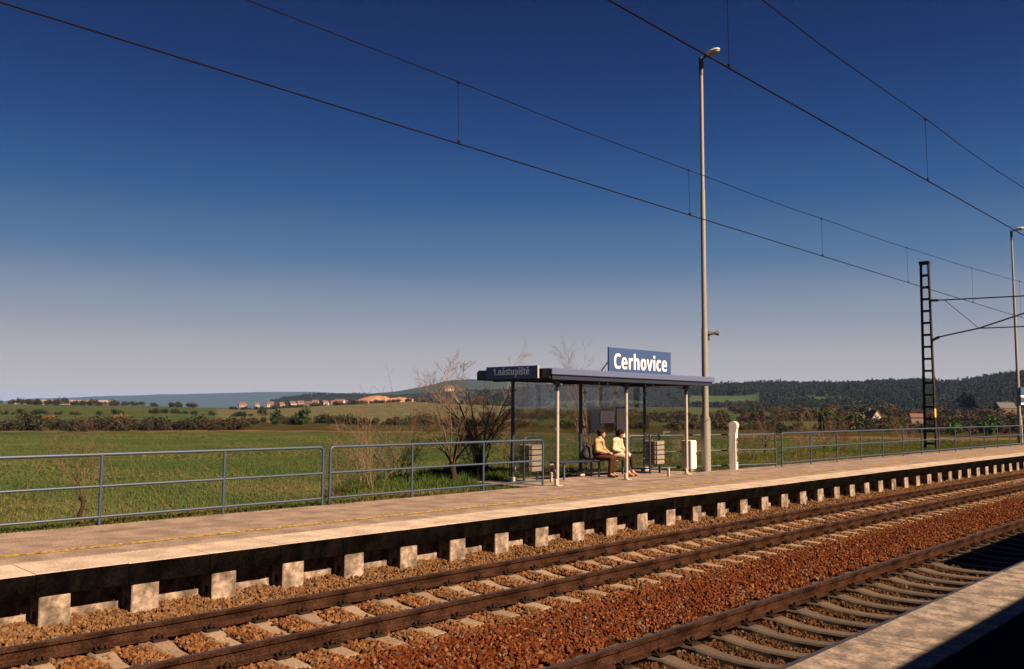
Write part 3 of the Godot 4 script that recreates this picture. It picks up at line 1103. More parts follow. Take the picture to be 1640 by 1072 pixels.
func help_pillar() -> void:
	var t := thing("help_pillar", "white intercom pillar with a dark panel and rounded hood on the platform", "pillar", Vector3(24.35, TOP, -13.89))
	t.rotation.y = 0.25
	var b := MB.new()
	# side profile swept across the width: upright column that curls forward into a hood
	var prof := [Vector2(-0.11, 0.0), Vector2(0.09, 0.0), Vector2(0.09, 1.24), Vector2(0.13, 1.30), Vector2(0.14, 1.38), Vector2(0.10, 1.46), Vector2(0.02, 1.49), Vector2(-0.07, 1.47), Vector2(-0.11, 1.40)]
	var w := 0.125
	for k in prof.size():
		var p: Vector2 = prof[k]
		var q: Vector2 = prof[(k + 1) % prof.size()]
		b.quad(Vector3(-w, p.y, p.x), Vector3(w, p.y, p.x), Vector3(w, q.y, q.x), Vector3(-w, q.y, q.x))
	for k in range(1, prof.size() - 1):
		for s in [-1.0, 1.0]:
			var p0 := Vector3(w * s, prof[0].y, prof[0].x)
			var p1 := Vector3(w * s, prof[k].y, prof[k].x)
			var p2 := Vector3(w * s, prof[k + 1].y, prof[k + 1].x)
			if s > 0: b.tri(p0, p2, p1)
			else: b.tri(p0, p1, p2)
	part("column", b, mats.white, t)
	b = MB.new()
	b.box(Vector3(0.02, 0.60, 0.093), Vector3(0.15, 0.74, 0.012), 0.004)
	var pn := part("dark_panel", b, mats.dark_steel, t)
	for k in 3:
		b = MB.new()
		b.box(Vector3(0.02, 0.36 + k * 0.24, 0.101), Vector3(0.09, 0.08, 0.008), 0.002)
		part("button_plate", b, mats.galvanised, pn)
	b = MB.new()
	b.box(Vector3(0.02, 1.10, 0.093), Vector3(0.05, 0.08, 0.01), 0.002)
	part("speaker_grille", b, mats.print_grey, t)

func cabinet() -> void:
	var t := thing("electric_cabinet", "small white electric cabinet between the shelter and the lamp mast", "cabinet", Vector3(22.62, TOP, -14.42))
	var b := MB.new()
	b.box(Vector3(0, 0.49, 0), Vector3(0.30, 0.86, 0.34), 0.012)
	part("body", b, mats.cabinet, t)
	b = MB.new()
	b.box(Vector3(0.0, 0.50, 0.176), Vector3(0.27, 0.80, 0.012), 0.004)
	var d := part("door", b, mats.white, t)
	b = MB.new()
	b.box(Vector3(0.10, 0.52, 0.188), Vector3(0.02, 0.09, 0.014), 0.003)
	part("handle", b, mats.dark_steel, d)
	b = MB.new()
	b.box(Vector3(0, 0.03, 0), Vector3(0.26, 0.06, 0.28), 0.0)
	part("plinth", b, mats.block_b, t)

# ------------------------------------------------------------------ overhead line
func overhead() -> void:
	var t := thing("catenary_mast", "steel ladder catenary mast behind the platform with its bracket arms", "mast", Vector3(46.7, 0.2, -15.45))
	var x := 0.0
	for s in [-1.0, 1.0]:
		var b := MB.new()
		var p0 := Vector3(0, 0, s * 0.30)
		var p1 := Vector3(0, 9.85, s * 0.215)
		for zz in [0.0]:
			var q := (p1 - p0)
			var len := q.length()
			var bs := Basis(Vector3.RIGHT, atan2(q.z, q.y))
			var c := (p0 + p1) * 0.5
			b.box(c, Vector3(0.20, len, 0.012), 0.0, bs)
			b.box(c + Vector3(0.094, 0, -s * 0.035), Vector3(0.012, len, 0.06), 0.0, bs)
			b.box(c + Vector3(-0.094, 0, -s * 0.035), Vector3(0.012, len, 0.06), 0.0, bs)
		part("upright", b, mats.mast_steel, t)
	for k in 16:
		var y := 0.5 + k * 0.617
		var half := lerpf(0.30, 0.215, y / 9.85)
		for xx in [-0.107, 0.107]:
			var b := MB.new()
			b.box(Vector3(xx, y, 0), Vector3(0.012, 0.10, half * 2.0), 0.0)
			part("rung", b, mats.mast_steel, t)
	var b := MB.new()
	b.box(Vector3(0, 9.80, 0), Vector3(0.25, 0.16, 0.5), 0.01)
	part("cap", b, mats.mast_steel, t)
	b = MB.new()
	b.box(Vector3(0, -0.2, 0), Vector3(0.8, 0.5, 1.0), 0.03)
	part("foundation", b, mats.block_a, t)
	b = MB.new()
	b.box(Vector3(-0.08, 2.05, 0.30), Vector3(0.22, 0.44, 0.015), 0.004)
	part("number_plate", b, mats.plate_yellow, t)
	# cantilever over the far track (local z: +6.7 is the track axis)
	b = MB.new()
	b.tube([Vector3(0, 7.82, 0.24), Vector3(0, 7.80, 0.62)], [0.07], 10)
	b.tube([Vector3(0, 5.76, 0.24), Vector3(0, 5.92, 0.60)], [0.07], 10)
	part("insulator", b, mats.insulator, t)
	b = MB.new()
	b.tube([Vector3(0, 7.80, 0.62), Vector3(0, 7.62, 7.0)], [0.032], 8)
	part("top_tube", b, mats.mast_steel, t)
	b = MB.new()
	b.tube([Vector3(0, 5.92, 0.60), Vector3(0, 6.25, 2.45), Vector3(0, 7.62, 7.0)].map(func(p): return p), [0.035], 8)
	part("diagonal_tube", b, mats.mast_steel, t)
	b = MB.new()
	b.tube([Vector3(0, 6.25, 2.45), Vector3(0, 6.18, 6.4)], [0.028], 8)
	b.tube([Vector3(0, 6.18, 6.3), Vector3(0, 5.62, 6.9)], [0.018], 6)
	part("steady_arm", b, mats.mast_steel, t)
	b = MB.new()
	b.tube([Vector3(0, 7.79, 0.9), Vector3(0, 6.25, 2.45)], [0.016], 6)
	part("stay_rod", b, mats.mast_steel, t)
	# wires
	line_wires("overhead line above the far track with straight contact wire and droppers", TRACK_FAR, 15.5, 6.86, [-9.5, -3.7, 2.1, 7.97, 13.88, 19.62, 25.14, 31.0, 36.8, 42.4], -0.0045, 6.07)
	line_wires("overhead line above the near track crossing the top right of the view", TRACK_NEAR, 19.0, 6.97, [-9.9, -3.9, 2.1, 8.14, 14.28, 20.2, 26.2, 32.2, 38.2], -0.006, 6.08)

func line_wires(label: String, z: float, low: float, sag: float, drops: Array, fall: float, level: float) -> void:
	var t := thing("overhead_line", label, "overhead wires")
	var mess := func(x: float) -> float:
		var k := x
		if x > 46.7: k = low - (x - 46.7 - (46.7 - low)) * -1.0
		if x < -16.0: k = -16.0
		return sag + 9.4e-4 * (k - low) * (k - low)
	var a := MB.new()
	var p := []
	var q := []
	for i in 62:
		var x := -16.0 + i * 1.9
		p.append(Vector3(x, level + fall * x, z))
		q.append(Vector3(x, mess.call(x), z + 0.02 * sin(x)))
	a.tube(p, [0.009], 6)
	part("contact_wire", a, mats.wire, t)
	var b := MB.new()
	b.tube(q, [0.0065], 6)
	part("messenger_wire", b, mats.wire, t)
	for x in drops:
		var d := MB.new()
		var top: float = mess.call(x)
		d.tube([Vector3(x, level + fall * x, z), Vector3(x - 0.03, top, z)], [0.0035], 5)
		d.box(Vector3(x, level + fall * x + 0.02, z), Vector3(0.045, 0.045, 0.02), 0.0)
		d.box(Vector3(x - 0.03, top, z), Vector3(0.035, 0.035, 0.02), 0.0)
		part("dropper", d, mats.wire, t)

# ------------------------------------------------------------------ people
func hand(out: MB, wrist: Vector3, to: Vector3, side: Vector3, down: Vector3, thumb: float) -> void:
	# palm along «to», knuckles across «side», fingers curl towards «down»
	var bones := []
	var palm := wrist + to * 0.085
	for k in 4:
		var o := side * (0.030 - 0.020 * k)
		bones.append([wrist + o * 0.6, palm + o, 0.014, 0.0115])
	nets(bones, 0.005, 0.012, out)
	for k in 4:
		var o := side * (0.031 - 0.0207 * k)
		var l: float = [0.062, 0.072, 0.068, 0.052][k]
		var k1 := palm + o + to * l * 0.5 + down * 0.006
		var k2 := k1 + (to * 0.6 + down * 0.8).normalized() * l * 0.32
		var k3 := k2 + (to * 0.2 + down).normalized() * l * 0.24
		out.tube([palm + o * 0.97, k1, k2, k3], [0.0092, 0.0088, 0.008, 0.006], 7)
	var b := wrist + to * 0.03 + side * 0.028 * thumb
	out.tube([b, b + (side * thumb + to * 0.7 + down * 0.4).normalized() * 0.038, b + (side * thumb * 0.6 + to + down * 0.5).normalized() * 0.066], [0.0115, 0.0105, 0.0075], 7)

func head(t: Node3D, at: Vector3, yaw: float, bow: float, skin: Material, hair: Material, long_hair: float, body: MB) -> void:
	var bs := Basis(Vector3.UP, yaw) * Basis(Vector3.RIGHT, bow)
	var w := func(x: float, y: float, z: float) -> Vector3: return at + bs * Vector3(x, y, z)
	# skull, jaw, nose, lips, brows and ears
	nets([[w.call(0, 0.035, -0.025), w.call(0, 0.03, 0.015), 0.084, 0.078], [w.call(0, -0.03, 0.03), w.call(0, -0.075, 0.052), 0.062, 0.036], [w.call(-0.03, 0.0, 0.045), w.call(-0.02, -0.05, 0.055), 0.038, 0.03], [w.call(0.03, 0.0, 0.045), w.call(0.02, -0.05, 0.055), 0.038, 0.03],
		[w.call(0, 0.012, 0.088), w.call(0, -0.026, 0.106), 0.009, 0.013], [w.call(-0.02, -0.055, 0.081), w.call(0.02, -0.055, 0.081), 0.008, 0.008], [w.call(-0.04, 0.03, 0.075), w.call(0.04, 0.03, 0.075), 0.012, 0.012],
		[w.call(-0.078, 0.015, -0.005), w.call(-0.082, -0.022, 0.0), 0.013, 0.009], [w.call(0.078, 0.015, -0.005), w.call(0.082, -0.022, 0.0), 0.013, 0.009]], 0.006, 0.02, body)
	for s in [-1.0, 1.0]:
		var e := MB.new()
		e.ball(w.call(s * 0.031, 0.008, 0.083), Vector3.ONE * 0.0095, 6, 8)
		part("eye", e, mats.eye, t)
	var m := MB.new()
	m.box(w.call(0, -0.0555, 0.0885), Vector3(0.036, 0.006, 0.005), 0.002, bs)
	part("mouth", m, mats.lips, t)
	var h := MB.new()
	var hb := [[w.call(0, 0.055, -0.03), w.call(0, 0.064, 0.018), 0.084, 0.072], [w.call(0, 0.0, -0.055), w.call(0, 0.05, -0.05), 0.060, 0.072], [w.call(-0.066, 0.06, 0.03), w.call(-0.074, 0.0, -0.02), 0.026, 0.028], [w.call(0.066, 0.06, 0.03), w.call(0.074, 0.0, -0.02), 0.026, 0.028], [w.call(-0.045, 0.078, 0.05), w.call(0.05, 0.078, 0.05), 0.026, 0.026]]
	if long_hair > 0.0:
		hb.append([w.call(-0.07, 0.02, -0.02), w.call(-0.075, -long_hair, -0.01), 0.032, 0.026])
		hb.append([w.call(0.07, 0.02, -0.02), w.call(0.075, -long_hair, -0.01), 0.032, 0.026])
		hb.append([w.call(0, 0.0, -0.06), w.call(0, -long_hair, -0.065), 0.07, 0.06])
	nets(hb, 0.007, 0.025, h)
	part("hair", h, hair, t)

func person(label: String, at: Vector3, turn: float, k: Dictionary) -> void:
	var t := thing("person", label, "person", at)
	t.rotation.y = turn
	var skin: Material = k.skin
	var hip_y := 0.565
	var lean: float = k.lean
	var sh := Vector3(k.sway, 0.985, 0.02 + lean)
	var body := MB.new()
	var bones := []
	var legs := []
	var coat := []
	var shoes := MB.new()
	var neck := sh + Vector3(0, 0.05, 0.02)
	var hd: Vector3 = neck + Vector3(k.head_off.x, 0.125 + k.head_off.y, 0.02 + k.head_off.z)
	bones.append([Vector3(0, hip_y, 0), Vector3(k.sway * 0.5, 0.78, lean * 0.5 - 0.02), 0.11, 0.10])
	bones.append([Vector3(k.sway * 0.5, 0.78, lean * 0.5 - 0.02), sh - Vector3(0, 0.1, 0.02), 0.10, 0.09])
	bones.append([neck - Vector3(0, 0.05, 0), hd - Vector3(0, 0.05, 0.02), 0.055, 0.05])
	coat.append([Vector3(0, hip_y - 0.01, -0.01), Vector3(k.sway * 0.5, 0.78, 0.0 + lean * 0.5), 0.165, 0.155])
	coat.append([Vector3(k.sway * 0.5, 0.78, lean * 0.5), sh - Vector3(0, 0.06, 0), 0.155, 0.135])
	coat.append([sh + Vector3(-0.13, -0.02, 0), sh + Vector3(0.13, -0.02, 0), 0.085, 0.085])
	coat.append([sh + Vector3(0, 0.0, -0.01), neck + Vector3(0, 0.025, -0.005), 0.095, 0.070])
	for s in [-1.0, 1.0]:
		var hp := Vector3(s * 0.09, hip_y - 0.005, 0.02)
		var kn := Vector3(s * k.knee_x + k.knee_shift, 0.515, 0.45)
		var an := Vector3(s * k.knee_x + k.knee_shift + s * 0.01, 0.10, k.foot_z)
		bones.append([hp, kn, 0.075, 0.05])
		bones.append([kn, an, 0.048, 0.034])
		bones.append([an, an + Vector3(0, -0.055, 0.12), 0.034, 0.028])
		legs.append([hp, kn, 0.098, 0.070])
		legs.append([kn, an + Vector3(0, k.hem, 0), 0.068, k.cuff])
		if k.long_coat:
			coat.append([hp + Vector3(0, 0.005, 0), hp.lerp(kn, 0.86) + Vector3(0, 0.006, 0), 0.118, 0.095])
		nets([[an + Vector3(0, -0.062, -0.04), an + Vector3(0, -0.068, 0.13), 0.038, 0.034], [an + Vector3(0, -0.02, -0.015), an + Vector3(0, -0.05, 0.06), 0.040, 0.036]], 0.009, 0.03, shoes)
		var sp := sh + Vector3(s * 0.175, -0.03, 0)
		var el := Vector3(s * 0.245 + k.sway * 0.6, 0.74, 0.07 + lean * 0.7)
		var wr := Vector3(s * 0.085 + k.hand_x, 0.665, 0.31)
		bones.append([sp, el, 0.050, 0.042])
		bones.append([el, wr, 0.040, 0.026])
		coat.append([sp, el, 0.076, 0.064])
		coat.append([el, wr - (wr - el).normalized() * 0.03, 0.062, 0.048])
		var to := (Vector3(-s * 0.35, -0.12, 1.0)).normalized()
		hand(body, wr, to, to.cross(Vector3.UP).normalized(), (Vector3.DOWN + to * 0.1).normalized(), s)
	nets(bones, 0.014, 0.035, body)
	head(t, hd, k.yaw, k.bow, skin, k.hair, k.long_hair, body)
	part("body", body, skin, t)
	var b := MB.new()
	nets(coat, 0.0145, 0.04, b)
	part("coat", b, k.coat, t)
	b = MB.new()
	nets(legs, 0.0145, 0.03, b)
	part("trousers", b, k.trousers, t)
	part("shoes", shoes, k.shoe, t)
	if k.strap:
		b = MB.new()
		b.tube([sh + Vector3(-0.13, 0.07, -0.06), sh + Vector3(-0.11, 0.07, 0.03), sh + Vector3(-0.07, -0.06, 0.125), Vector3(0.02, 0.78, 0.165 + lean * 0.5), Vector3(0.12, 0.66, 0.15)], [0.014], 6)
		part("bag_strap", b, mats.bin_dark, t)

# ------------------------------------------------------------------ far things
func house(called: String, label: String, at: Vector3, turn: float, size: Vector3, roof_h: float, wall: Material, roof: Material, group := "", windows := 2) -> void:
	var t := thing(called, label, "house", at, group)
	t.rotation.y = turn
	var b := MB.new()
	b.box(Vector3(0, size.y * 0.5, 0), size, 0.0)
	for s in [-1.0, 1.0]:   # gable ends
		var x: float = s * size.x * 0.5
		var p := Vector3(x, size.y, -size.z * 0.5)
		var q := Vector3(x, size.y, size.z * 0.5)
		var r := Vector3(x, size.y + roof_h, 0)
		if s > 0: b.tri(q, p, r)
		else: b.tri(p, q, r)
	part("wall", b, wall, t)
	b = MB.new()
	var l := sqrt(roof_h * roof_h + size.z * size.z * 0.25) * 1.12
	for s in [-1.0, 1.0]:
		var ang := atan2(roof_h, size.z * 0.5)
		b.box(Vector3(0, size.y + roof_h * 0.5 + 0.06, s * size.z * 0.25), Vector3(size.x * 1.06, 0.18, l), 0.0, Basis(Vector3.RIGHT, s * ang))
	part("roof", b, roof, t)
	for k in windows:
		b = MB.new()
		b.box(Vector3(-size.x * 0.5 + size.x * (k + 0.5) / windows, size.y * 0.55, size.z * 0.5 + 0.03), Vector3(size.x * 0.13, size.y * 0.36, 0.1), 0.0)
		part("window", b, mats.bin_dark, t)
	b = MB.new()
	b.box(Vector3(size.x * 0.2, size.y + roof_h * 0.85, -size.z * 0.1), Vector3(0.7, roof_h * 0.9, 0.7), 0.0)
	part("chimney", b, roof, t)

# ------------------------------------------------------------------ the scene
func _ready() -> void:
	rng.seed = 4
	swell.seed = 3
	swell.frequency = 0.02
	swell.fractal_octaves = 3
	patch.seed = 9
	patch.frequency = 0.02
	patch.fractal_octaves = 4

	# camera
	var cam := Camera3D.new()
	cam.name = "camera"
	cam.fov = rad_to_deg(2.0 * atan(536.0 / 1384.3))
	cam.near = 0.1
	cam.far = 30000.0
	cam.position = Vector3(0, EYE, 0)
	cam.basis = Basis(Vector3.UP, deg_to_rad(-45.95)) * Basis(Vector3.RIGHT, deg_to_rad(4.88)) * Basis(Vector3.BACK, deg_to_rad(0.376))
	add_child(cam)
	cam.current = true

	# sky: deep blue overhead, pale and slightly pink at the horizon, the same all the way round
	var exposure := 3.5
	var sky_img := Image.create(16, 720, false, Image.FORMAT_RGBF)
	var stops := [[0.0, Color8(200, 190, 182)], [3.0, Color8(177, 173, 174)], [6.0, Color8(141, 150, 167)], [10.0, Color8(83, 116, 153)], [14.0, Color8(50, 89, 139)], [18.0, Color8(34, 68, 121)], [22.0, Color8(25, 53, 104)], [26.0, Color8(20, 44, 92)], [40.0, Color8(16, 37, 82)], [90.0, Color8(13, 31, 72)]]
	for y in 720:
		var el := maxf(90.0 - (y + 0.5) * 0.25, 0.0)
		var c: Color = stops[9][1].srgb_to_linear()
		for k in 9:
			if el >= stops[k][0] and el < stops[k + 1][0]:
				c = (stops[k][1] as Color).srgb_to_linear().lerp((stops[k + 1][1] as Color).srgb_to_linear(), smoothstep(0.0, 1.0, (el - stops[k][0]) / (stops[k + 1][0] - stops[k][0])) * 0.4 + 0.6 * (el - stops[k][0]) / (stops[k + 1][0] - stops[k][0]))
		for x in 16: sky_img.set_pixel(x, y, Color(c.r / exposure, c.g / exposure, c.b / exposure))
	var pano := PanoramaSkyMaterial.new()
	pano.panorama = ImageTexture.create_from_image(sky_img)
	var sky := Sky.new()
	sky.sky_material = pano
	var env := Environment.new()
	env.background_mode = Environment.BG_SKY
	env.sky = sky
	env.tonemap_mode = Environment.TONE_MAPPER_LINEAR
	env.tonemap_exposure = exposure
	env.sdfgi_enabled = true
	env.ssao_enabled = true
	env.ssil_enabled = true
	env.fog_enabled = true
	env.fog_density = 0.000045
	env.fog_light_color = Color(0.54, 0.70, 1.0)
	var we := WorldEnvironment.new()
	we.name = "world_environment"
	we.environment = env
	add_child(we)

	# low afternoon sun behind the camera and slightly to its right
	var sun := DirectionalLight3D.new()
	sun.name = "sun"
	sun.light_energy = 1.6
	sun.light_color = Color(1.0, 0.87, 0.72)
	sun.light_angular_distance = 0.5
	sun.shadow_enabled = true
	sun.basis = Basis(Vector3.UP, deg_to_rad(8.0)) * Basis(Vector3.RIGHT, deg_to_rad(-37.0))
	add_child(sun)

	materials()
	land()
	hills()
	ballast()
	far_platform()
	near_platform()
	make_track("far railway track on concrete sleepers, running beside the far platform", TRACK_FAR, -8.0, 66.0, 0.25, [mats.sleeper_a, mats.sleeper_b, mats.sleeper_c])
	make_track("near railway track with hollow sleepers, running along the camera's own platform", TRACK_NEAR, -8.0, 66.0, 0.05, [mats.sleeper_d, mats.sleeper_e])
	overhead()

	# railings
	railing("blue tube railing at the left edge of the photo, bare sapling behind it", [Vector2(-7.0, -14.02), Vector2(-4.9, -14.02), Vector2(-2.85, -14.02), Vector2(-0.8, -14.02), Vector2(1.25, -14.02), Vector2(3.3, -14.02), Vector2(5.33, -14.03), Vector2(7.38, -14.03), Vector2(9.39, -14.04)])
	railing("blue tube railing between the left shelter post and the paired posts, bare trees behind it", [Vector2(9.55, -14.04), Vector2(11.56, -14.04), Vector2(13.62, -14.04), Vector2(15.62, -14.05)])
	railing("short blue railing running from behind the shelter past the intercom pillar", [Vector2(20.7, -15.25), Vector2(23.6, -14.40), Vector2(26.55, -13.62)], TOP - 0.03)
	var row := []
	for k in 17: row.append(Vector2(26.72 + 2.06 * k, -13.66 + bend(26.72 + 2.06 * k)))
	railing("long blue railing receding to the right edge behind the ladder mast", row)

	shelter()
	bench()
	bin("slatted litter bin behind the railing end at the left shelter post", Vector3(16.22, TOP, -15.0), deg_to_rad(4.0))
	bin("slatted litter bin at the right of the seated people", Vector3(21.12, TOP, -14.62), deg_to_rad(4.0))
	notices()
	lamp_mast("tall grey lamp mast with loudspeakers at the right end of the shelter", Vector3(22.96, TOP, -14.04), 12.85, true)
	var m2 := lamp_mast("distant lamp mast at the right edge carrying a blue and white sign", Vector3(57.2, TOP, -13.95), 12.6, false)
	help_pillar()
	cabinet()
	var b := MB.new()
	for k in 5: b.box(Vector3(0, 0.1 + k * 0.21, 0), Vector3(1.1, 0.206, 0.04), 0.0)
	var sg := thing("direction_sign", "blue and white striped sign on the distant mast at the right edge", "sign", Vector3(57.7, 2.75, -13.82))
	for k in 4:
		b = MB.new()
		b.box(Vector3(0, [0.06, 0.28, 0.50, 0.80][k], 0), Vector3(1.2, [0.12, 0.30, 0.12, 0.46][k], 0.05), 0.0)
		part("panel", b, mats.white if k % 2 == 0 else mats.sign_blue, sg)

	# the two who wait
	person("seated person in a beige jacket and brown trousers with a bag strap, face turned right", Vector3(18.80, TOP, -14.93), 0.30, {"skin": mats.skin, "hair": mats.hair_brown, "coat": mats.beige, "trousers": mats.brown, "shoe": mats.shoe_dark, "lean": 0.05, "sway": 0.02, "head_off": Vector3(0.02, 0.0, 0.02), "yaw": 0.55, "bow": 0.08, "long_hair": 0.0, "knee_x": 0.10, "knee_shift": 0.03, "foot_z": 0.42, "hem": 0.03, "cuff": 0.056, "long_coat": false, "hand_x": 0.02, "strap": true})
	person("seated person in a cream coat and dark stockings with head bowed over the lap", Vector3(19.58, TOP, -14.93), 0.18, {"skin": mats.skin, "hair": mats.hair_dark, "coat": mats.cream, "trousers": mats.stocking, "shoe": mats.shoe_tan, "lean": 0.09, "sway": 0.0, "head_off": Vector3(0.01, -0.015, 0.055), "yaw": 0.1, "bow": 0.5, "long_hair": 0.06, "knee_x": 0.12, "knee_shift": 0.04, "foot_z": 0.50, "hem": 0.10, "cuff": 0.046, "long_coat": true, "hand_x": 0.03, "strap": false})
	b = MB.new()
	nets([[Vector3(-0.07, 0.13, 0), Vector3(0.09, 0.13, 0), 0.12, 0.12], [Vector3(-0.04, 0.28, 0), Vector3(0.06, 0.28, 0), 0.10, 0.10]], 0.015, 0.08, b)
	var bag := thing("shoulder_bag", "dark bag on the bench behind the person in the beige jacket", "bag", Vector3(18.47, 0.965, -14.98))
	part("pouch", b, mats.bin_dark, bag)
	b = MB.new()
	b.tube([Vector3(-0.06, 0.36, 0), Vector3(-0.04, 0.44, 0.02), Vector3(0.05, 0.44, 0.02), Vector3(0.08, 0.36, 0)], [0.012], 6)
	part("handle", b, mats.bin_dark, bag)

	near_buildings()
	plants()

func near_buildings() -> void:
	# across from the photographed shelter, on the camera's own platform and out of the frame: unseen, added to throw the shade at the lower right
	var t := thing("platform_shelter", "unseen flat roofed shelter on the near platform, placed for its shadow on the track", "shelter", Vector3(16.6, 0.55, 0))
	var b := MB.new()
	b.box(Vector3(2.4, 2.62, 0.72), Vector3(5.0, 0.22, 2.6), 0.02)
	part("roof", b, mats.roof, t)
	for xx in [0.5, 2.4, 4.3]:
		for zz in [-0.3, 1.6]:
			b = MB.new()
			b.tube([Vector3(xx, 0, zz), Vector3(xx, 2.52, zz)], [0.046], 12)
			part("post", b, mats.post_light, t)
	for k in 2:
		b = MB.new()
		b.box(Vector3(1.45 + 1.9 * k, 1.3, 1.6), Vector3(1.7, 2.3, 0.01), 0.0)
		part("glass_pane", b, mats.glass, t)
	t = thing("shade_building", "added low plastered building, unseen behind the camera, shading the near platform", "building", Vector3(4.0, 0.3, 0.27))  # added building, unseen; its roof edge is set to place the shadow
	b = MB.new()
	b.box(Vector3(0.5, 1.7, 6.0), Vector3(19.0, 3.4, 5.0), 0.02)
	part("wall", b, mats.plaster, t)
	b = MB.new()
	b.box(Vector3(0.5, 3.52, 5.2), Vector3(20.0, 0.22, 6.9), 0.02)
	for k in 130: b.box(Vector3(-9.3 + k * 0.15, 3.52, 1.74), Vector3(0.075, 0.10, 0.09), 0.0)  # eave teeth shaped to serrate the shadow edge
	part("roof", b, mats.roof_red, t)
	for k in 5:
		b = MB.new()
		b.box(Vector3(-7.0 + k * 3.6, 1.75, 3.49), Vector3(1.1, 1.4, 0.06), 0.01)
		var w := part("window", b, mats.white, t)
		b = MB.new()
		b.box(Vector3(-7.0 + k * 3.6, 1.75, 3.455), Vector3(0.92, 1.22, 0.02), 0.0)
		part("pane", b, mats.bin_dark, w)
	b = MB.new()
	b.box(Vector3(5.6, 1.05, 3.48), Vector3(1.0, 2.1, 0.07), 0.01)
	part("door", b, mats.brown, t)

func materials() -> void:
	grain("slab_a", lin(0.53, 0.432, 0.37), 0.84, 1.06, 1.3, 0.06, 31, 0.08)
	grain("slab_b", lin(0.545, 0.446, 0.38), 0.84, 1.06, 1.3, 0.06, 32, 0.08)
	grain("slab_c", lin(0.52, 0.425, 0.362), 0.84, 1.06, 1.3, 0.06, 33, 0.08)
	grain("near_a", lin(0.33, 0.258, 0.212), 0.75, 1.1, 1.1, 0.05, 62, 0.1)
	grain("near_b", lin(0.31, 0.242, 0.20), 0.75, 1.1, 1.2, 0.05, 63, 0.1)
	grain("block_a", lin(0.38, 0.295, 0.24), 0.82, 1.06, 1.6, 0.03, 34, 0.06)
	grain("block_b", lin(0.345, 0.265, 0.215), 0.80, 1.06, 1.7, 0.03, 35, 0.06)
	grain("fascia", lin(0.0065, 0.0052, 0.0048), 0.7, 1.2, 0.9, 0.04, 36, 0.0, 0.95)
	grain("paving", lin(0.325, 0.250, 0.215), 0.80, 1.10, 1.7, 0.09, 37, 0.12)
	grain("yellow", lin(0.52, 0.355, 0.10), 0.55, 1.1, 2.4, 0.04, 38)
	grain("shaded_asphalt", lin(0.035, 0.033, 0.034), 0.8, 1.1, 1.5, 0.06, 39, 0.1)  # near-black colour deepens the shadow that lies on this paving
	mat("dark_seam", lin(0.10, 0.05, 0.045), 0.9)
	grain("sleeper_a", lin(0.28, 0.20, 0.135), 0.75, 1.08, 1.0, 0.05, 41, 0.12)
	grain("sleeper_b", lin(0.25, 0.175, 0.115), 0.75, 1.08, 1.0, 0.05, 42, 0.12)
	grain("sleeper_c", lin(0.22, 0.15, 0.10), 0.75, 1.08, 1.0, 0.05, 43, 0.12)
	grain("sleeper_d", lin(0.088, 0.057, 0.036), 0.7, 1.1, 1.0, 0.05, 44, 0.12)
	grain("sleeper_e", lin(0.070, 0.046, 0.030), 0.7, 1.1, 1.0, 0.05, 45, 0.12)
	grain("rail", lin(0.060, 0.029, 0.019), 0.65, 1.15, 0.9, 0.06, 46, 0.0, 0.9)
	mat("rail_head", lin(0.075, 0.07, 0.085), 0.45, 0.6)
	grain("clip", lin(0.035, 0.022, 0.016), 0.6, 1.2, 0.3, 0.05, 47, 0.0, 0.75)
	grain("railing", lin(0.030, 0.055, 0.105), 0.75, 1.1, 0.5, 0.04, 48, 0.0, 0.5)
	mat("navy", lin(0.012, 0.018, 0.040), 0.45)
	mat("leg_blue", lin(0.05, 0.075, 0.14), 0.5)
	mat("roof", lin(0.10, 0.12, 0.17), 0.6)
	mat("roof_red", lin(0.22, 0.07, 0.045), 0.8)
	mat("plaster", lin(0.42, 0.36, 0.27), 0.9)
	mat("gutter", lin(0.085, 0.110, 0.215), 0.4)
	grain("post_light", lin(0.42, 0.38, 0.345), 0.85, 1.05, 0.6, 0.03, 49, 0.0, 0.5)
	mat("sign_blue", lin(0.008, 0.042, 0.165), 0.7)
	mat("sign_navy", lin(0.030, 0.075, 0.26), 0.4)
	mat("white_letter", lin(0.80, 0.78, 0.76), 0.5)
	mat("grey_letter", lin(1.1, 1.12, 1.18), 0.5)
	mat("white", lin(0.74, 0.70, 0.64), 0.5)
	mat("cabinet", lin(0.60, 0.57, 0.53), 0.6)
	grain("galvanised", lin(0.25, 0.235, 0.215), 0.8, 1.1, 0.8, 0.03, 50, 0.0, 0.55)
	mat("dark_steel", lin(0.04, 0.04, 0.045), 0.5)
	grain("mast_steel", lin(0.045, 0.038, 0.036), 0.7, 1.2, 0.7, 0.03, 51, 0.0, 0.7)
	mat("insulator", lin(0.06, 0.035, 0.025), 0.3)
	mat("plate_yellow", lin(0.65, 0.40, 0.08), 0.5)
	mat("lamp_shell", lin(0.62, 0.56, 0.48), 0.45)
	mat("lamp_cover", lin(0.30, 0.27, 0.25), 0.3)
	mat("wire", lin(0.012, 0.008, 0.008), 0.9)
	grain("bin_dark", lin(0.022, 0.022, 0.024), 0.7, 1.2, 0.4, 0.04, 52)
	grain("bin_slat", lin(0.30, 0.25, 0.205), 0.55, 1.1, 0.5, 0.04, 53, 0.2)
	mat("paper", lin(0.85, 0.84, 1.0), 0.7)
	mat("paper_blue", lin(0.26, 0.33, 0.44), 0.7)
	mat("paper_grey", lin(0.62, 0.66, 0.70), 0.7)
	mat("print_grey", lin(0.16, 0.16, 0.20), 0.8)
	mat("red", lin(0.45, 0.05, 0.03), 0.6)
	var g := mat("glass", Color(lin(0.012, 0.024, 0.018), 0.11), 0.03)
	g.transparency = BaseMaterial3D.TRANSPARENCY_ALPHA
	var cg := mat("case_glass", Color(lin(0.03, 0.04, 0.045), 0.4), 0.06)
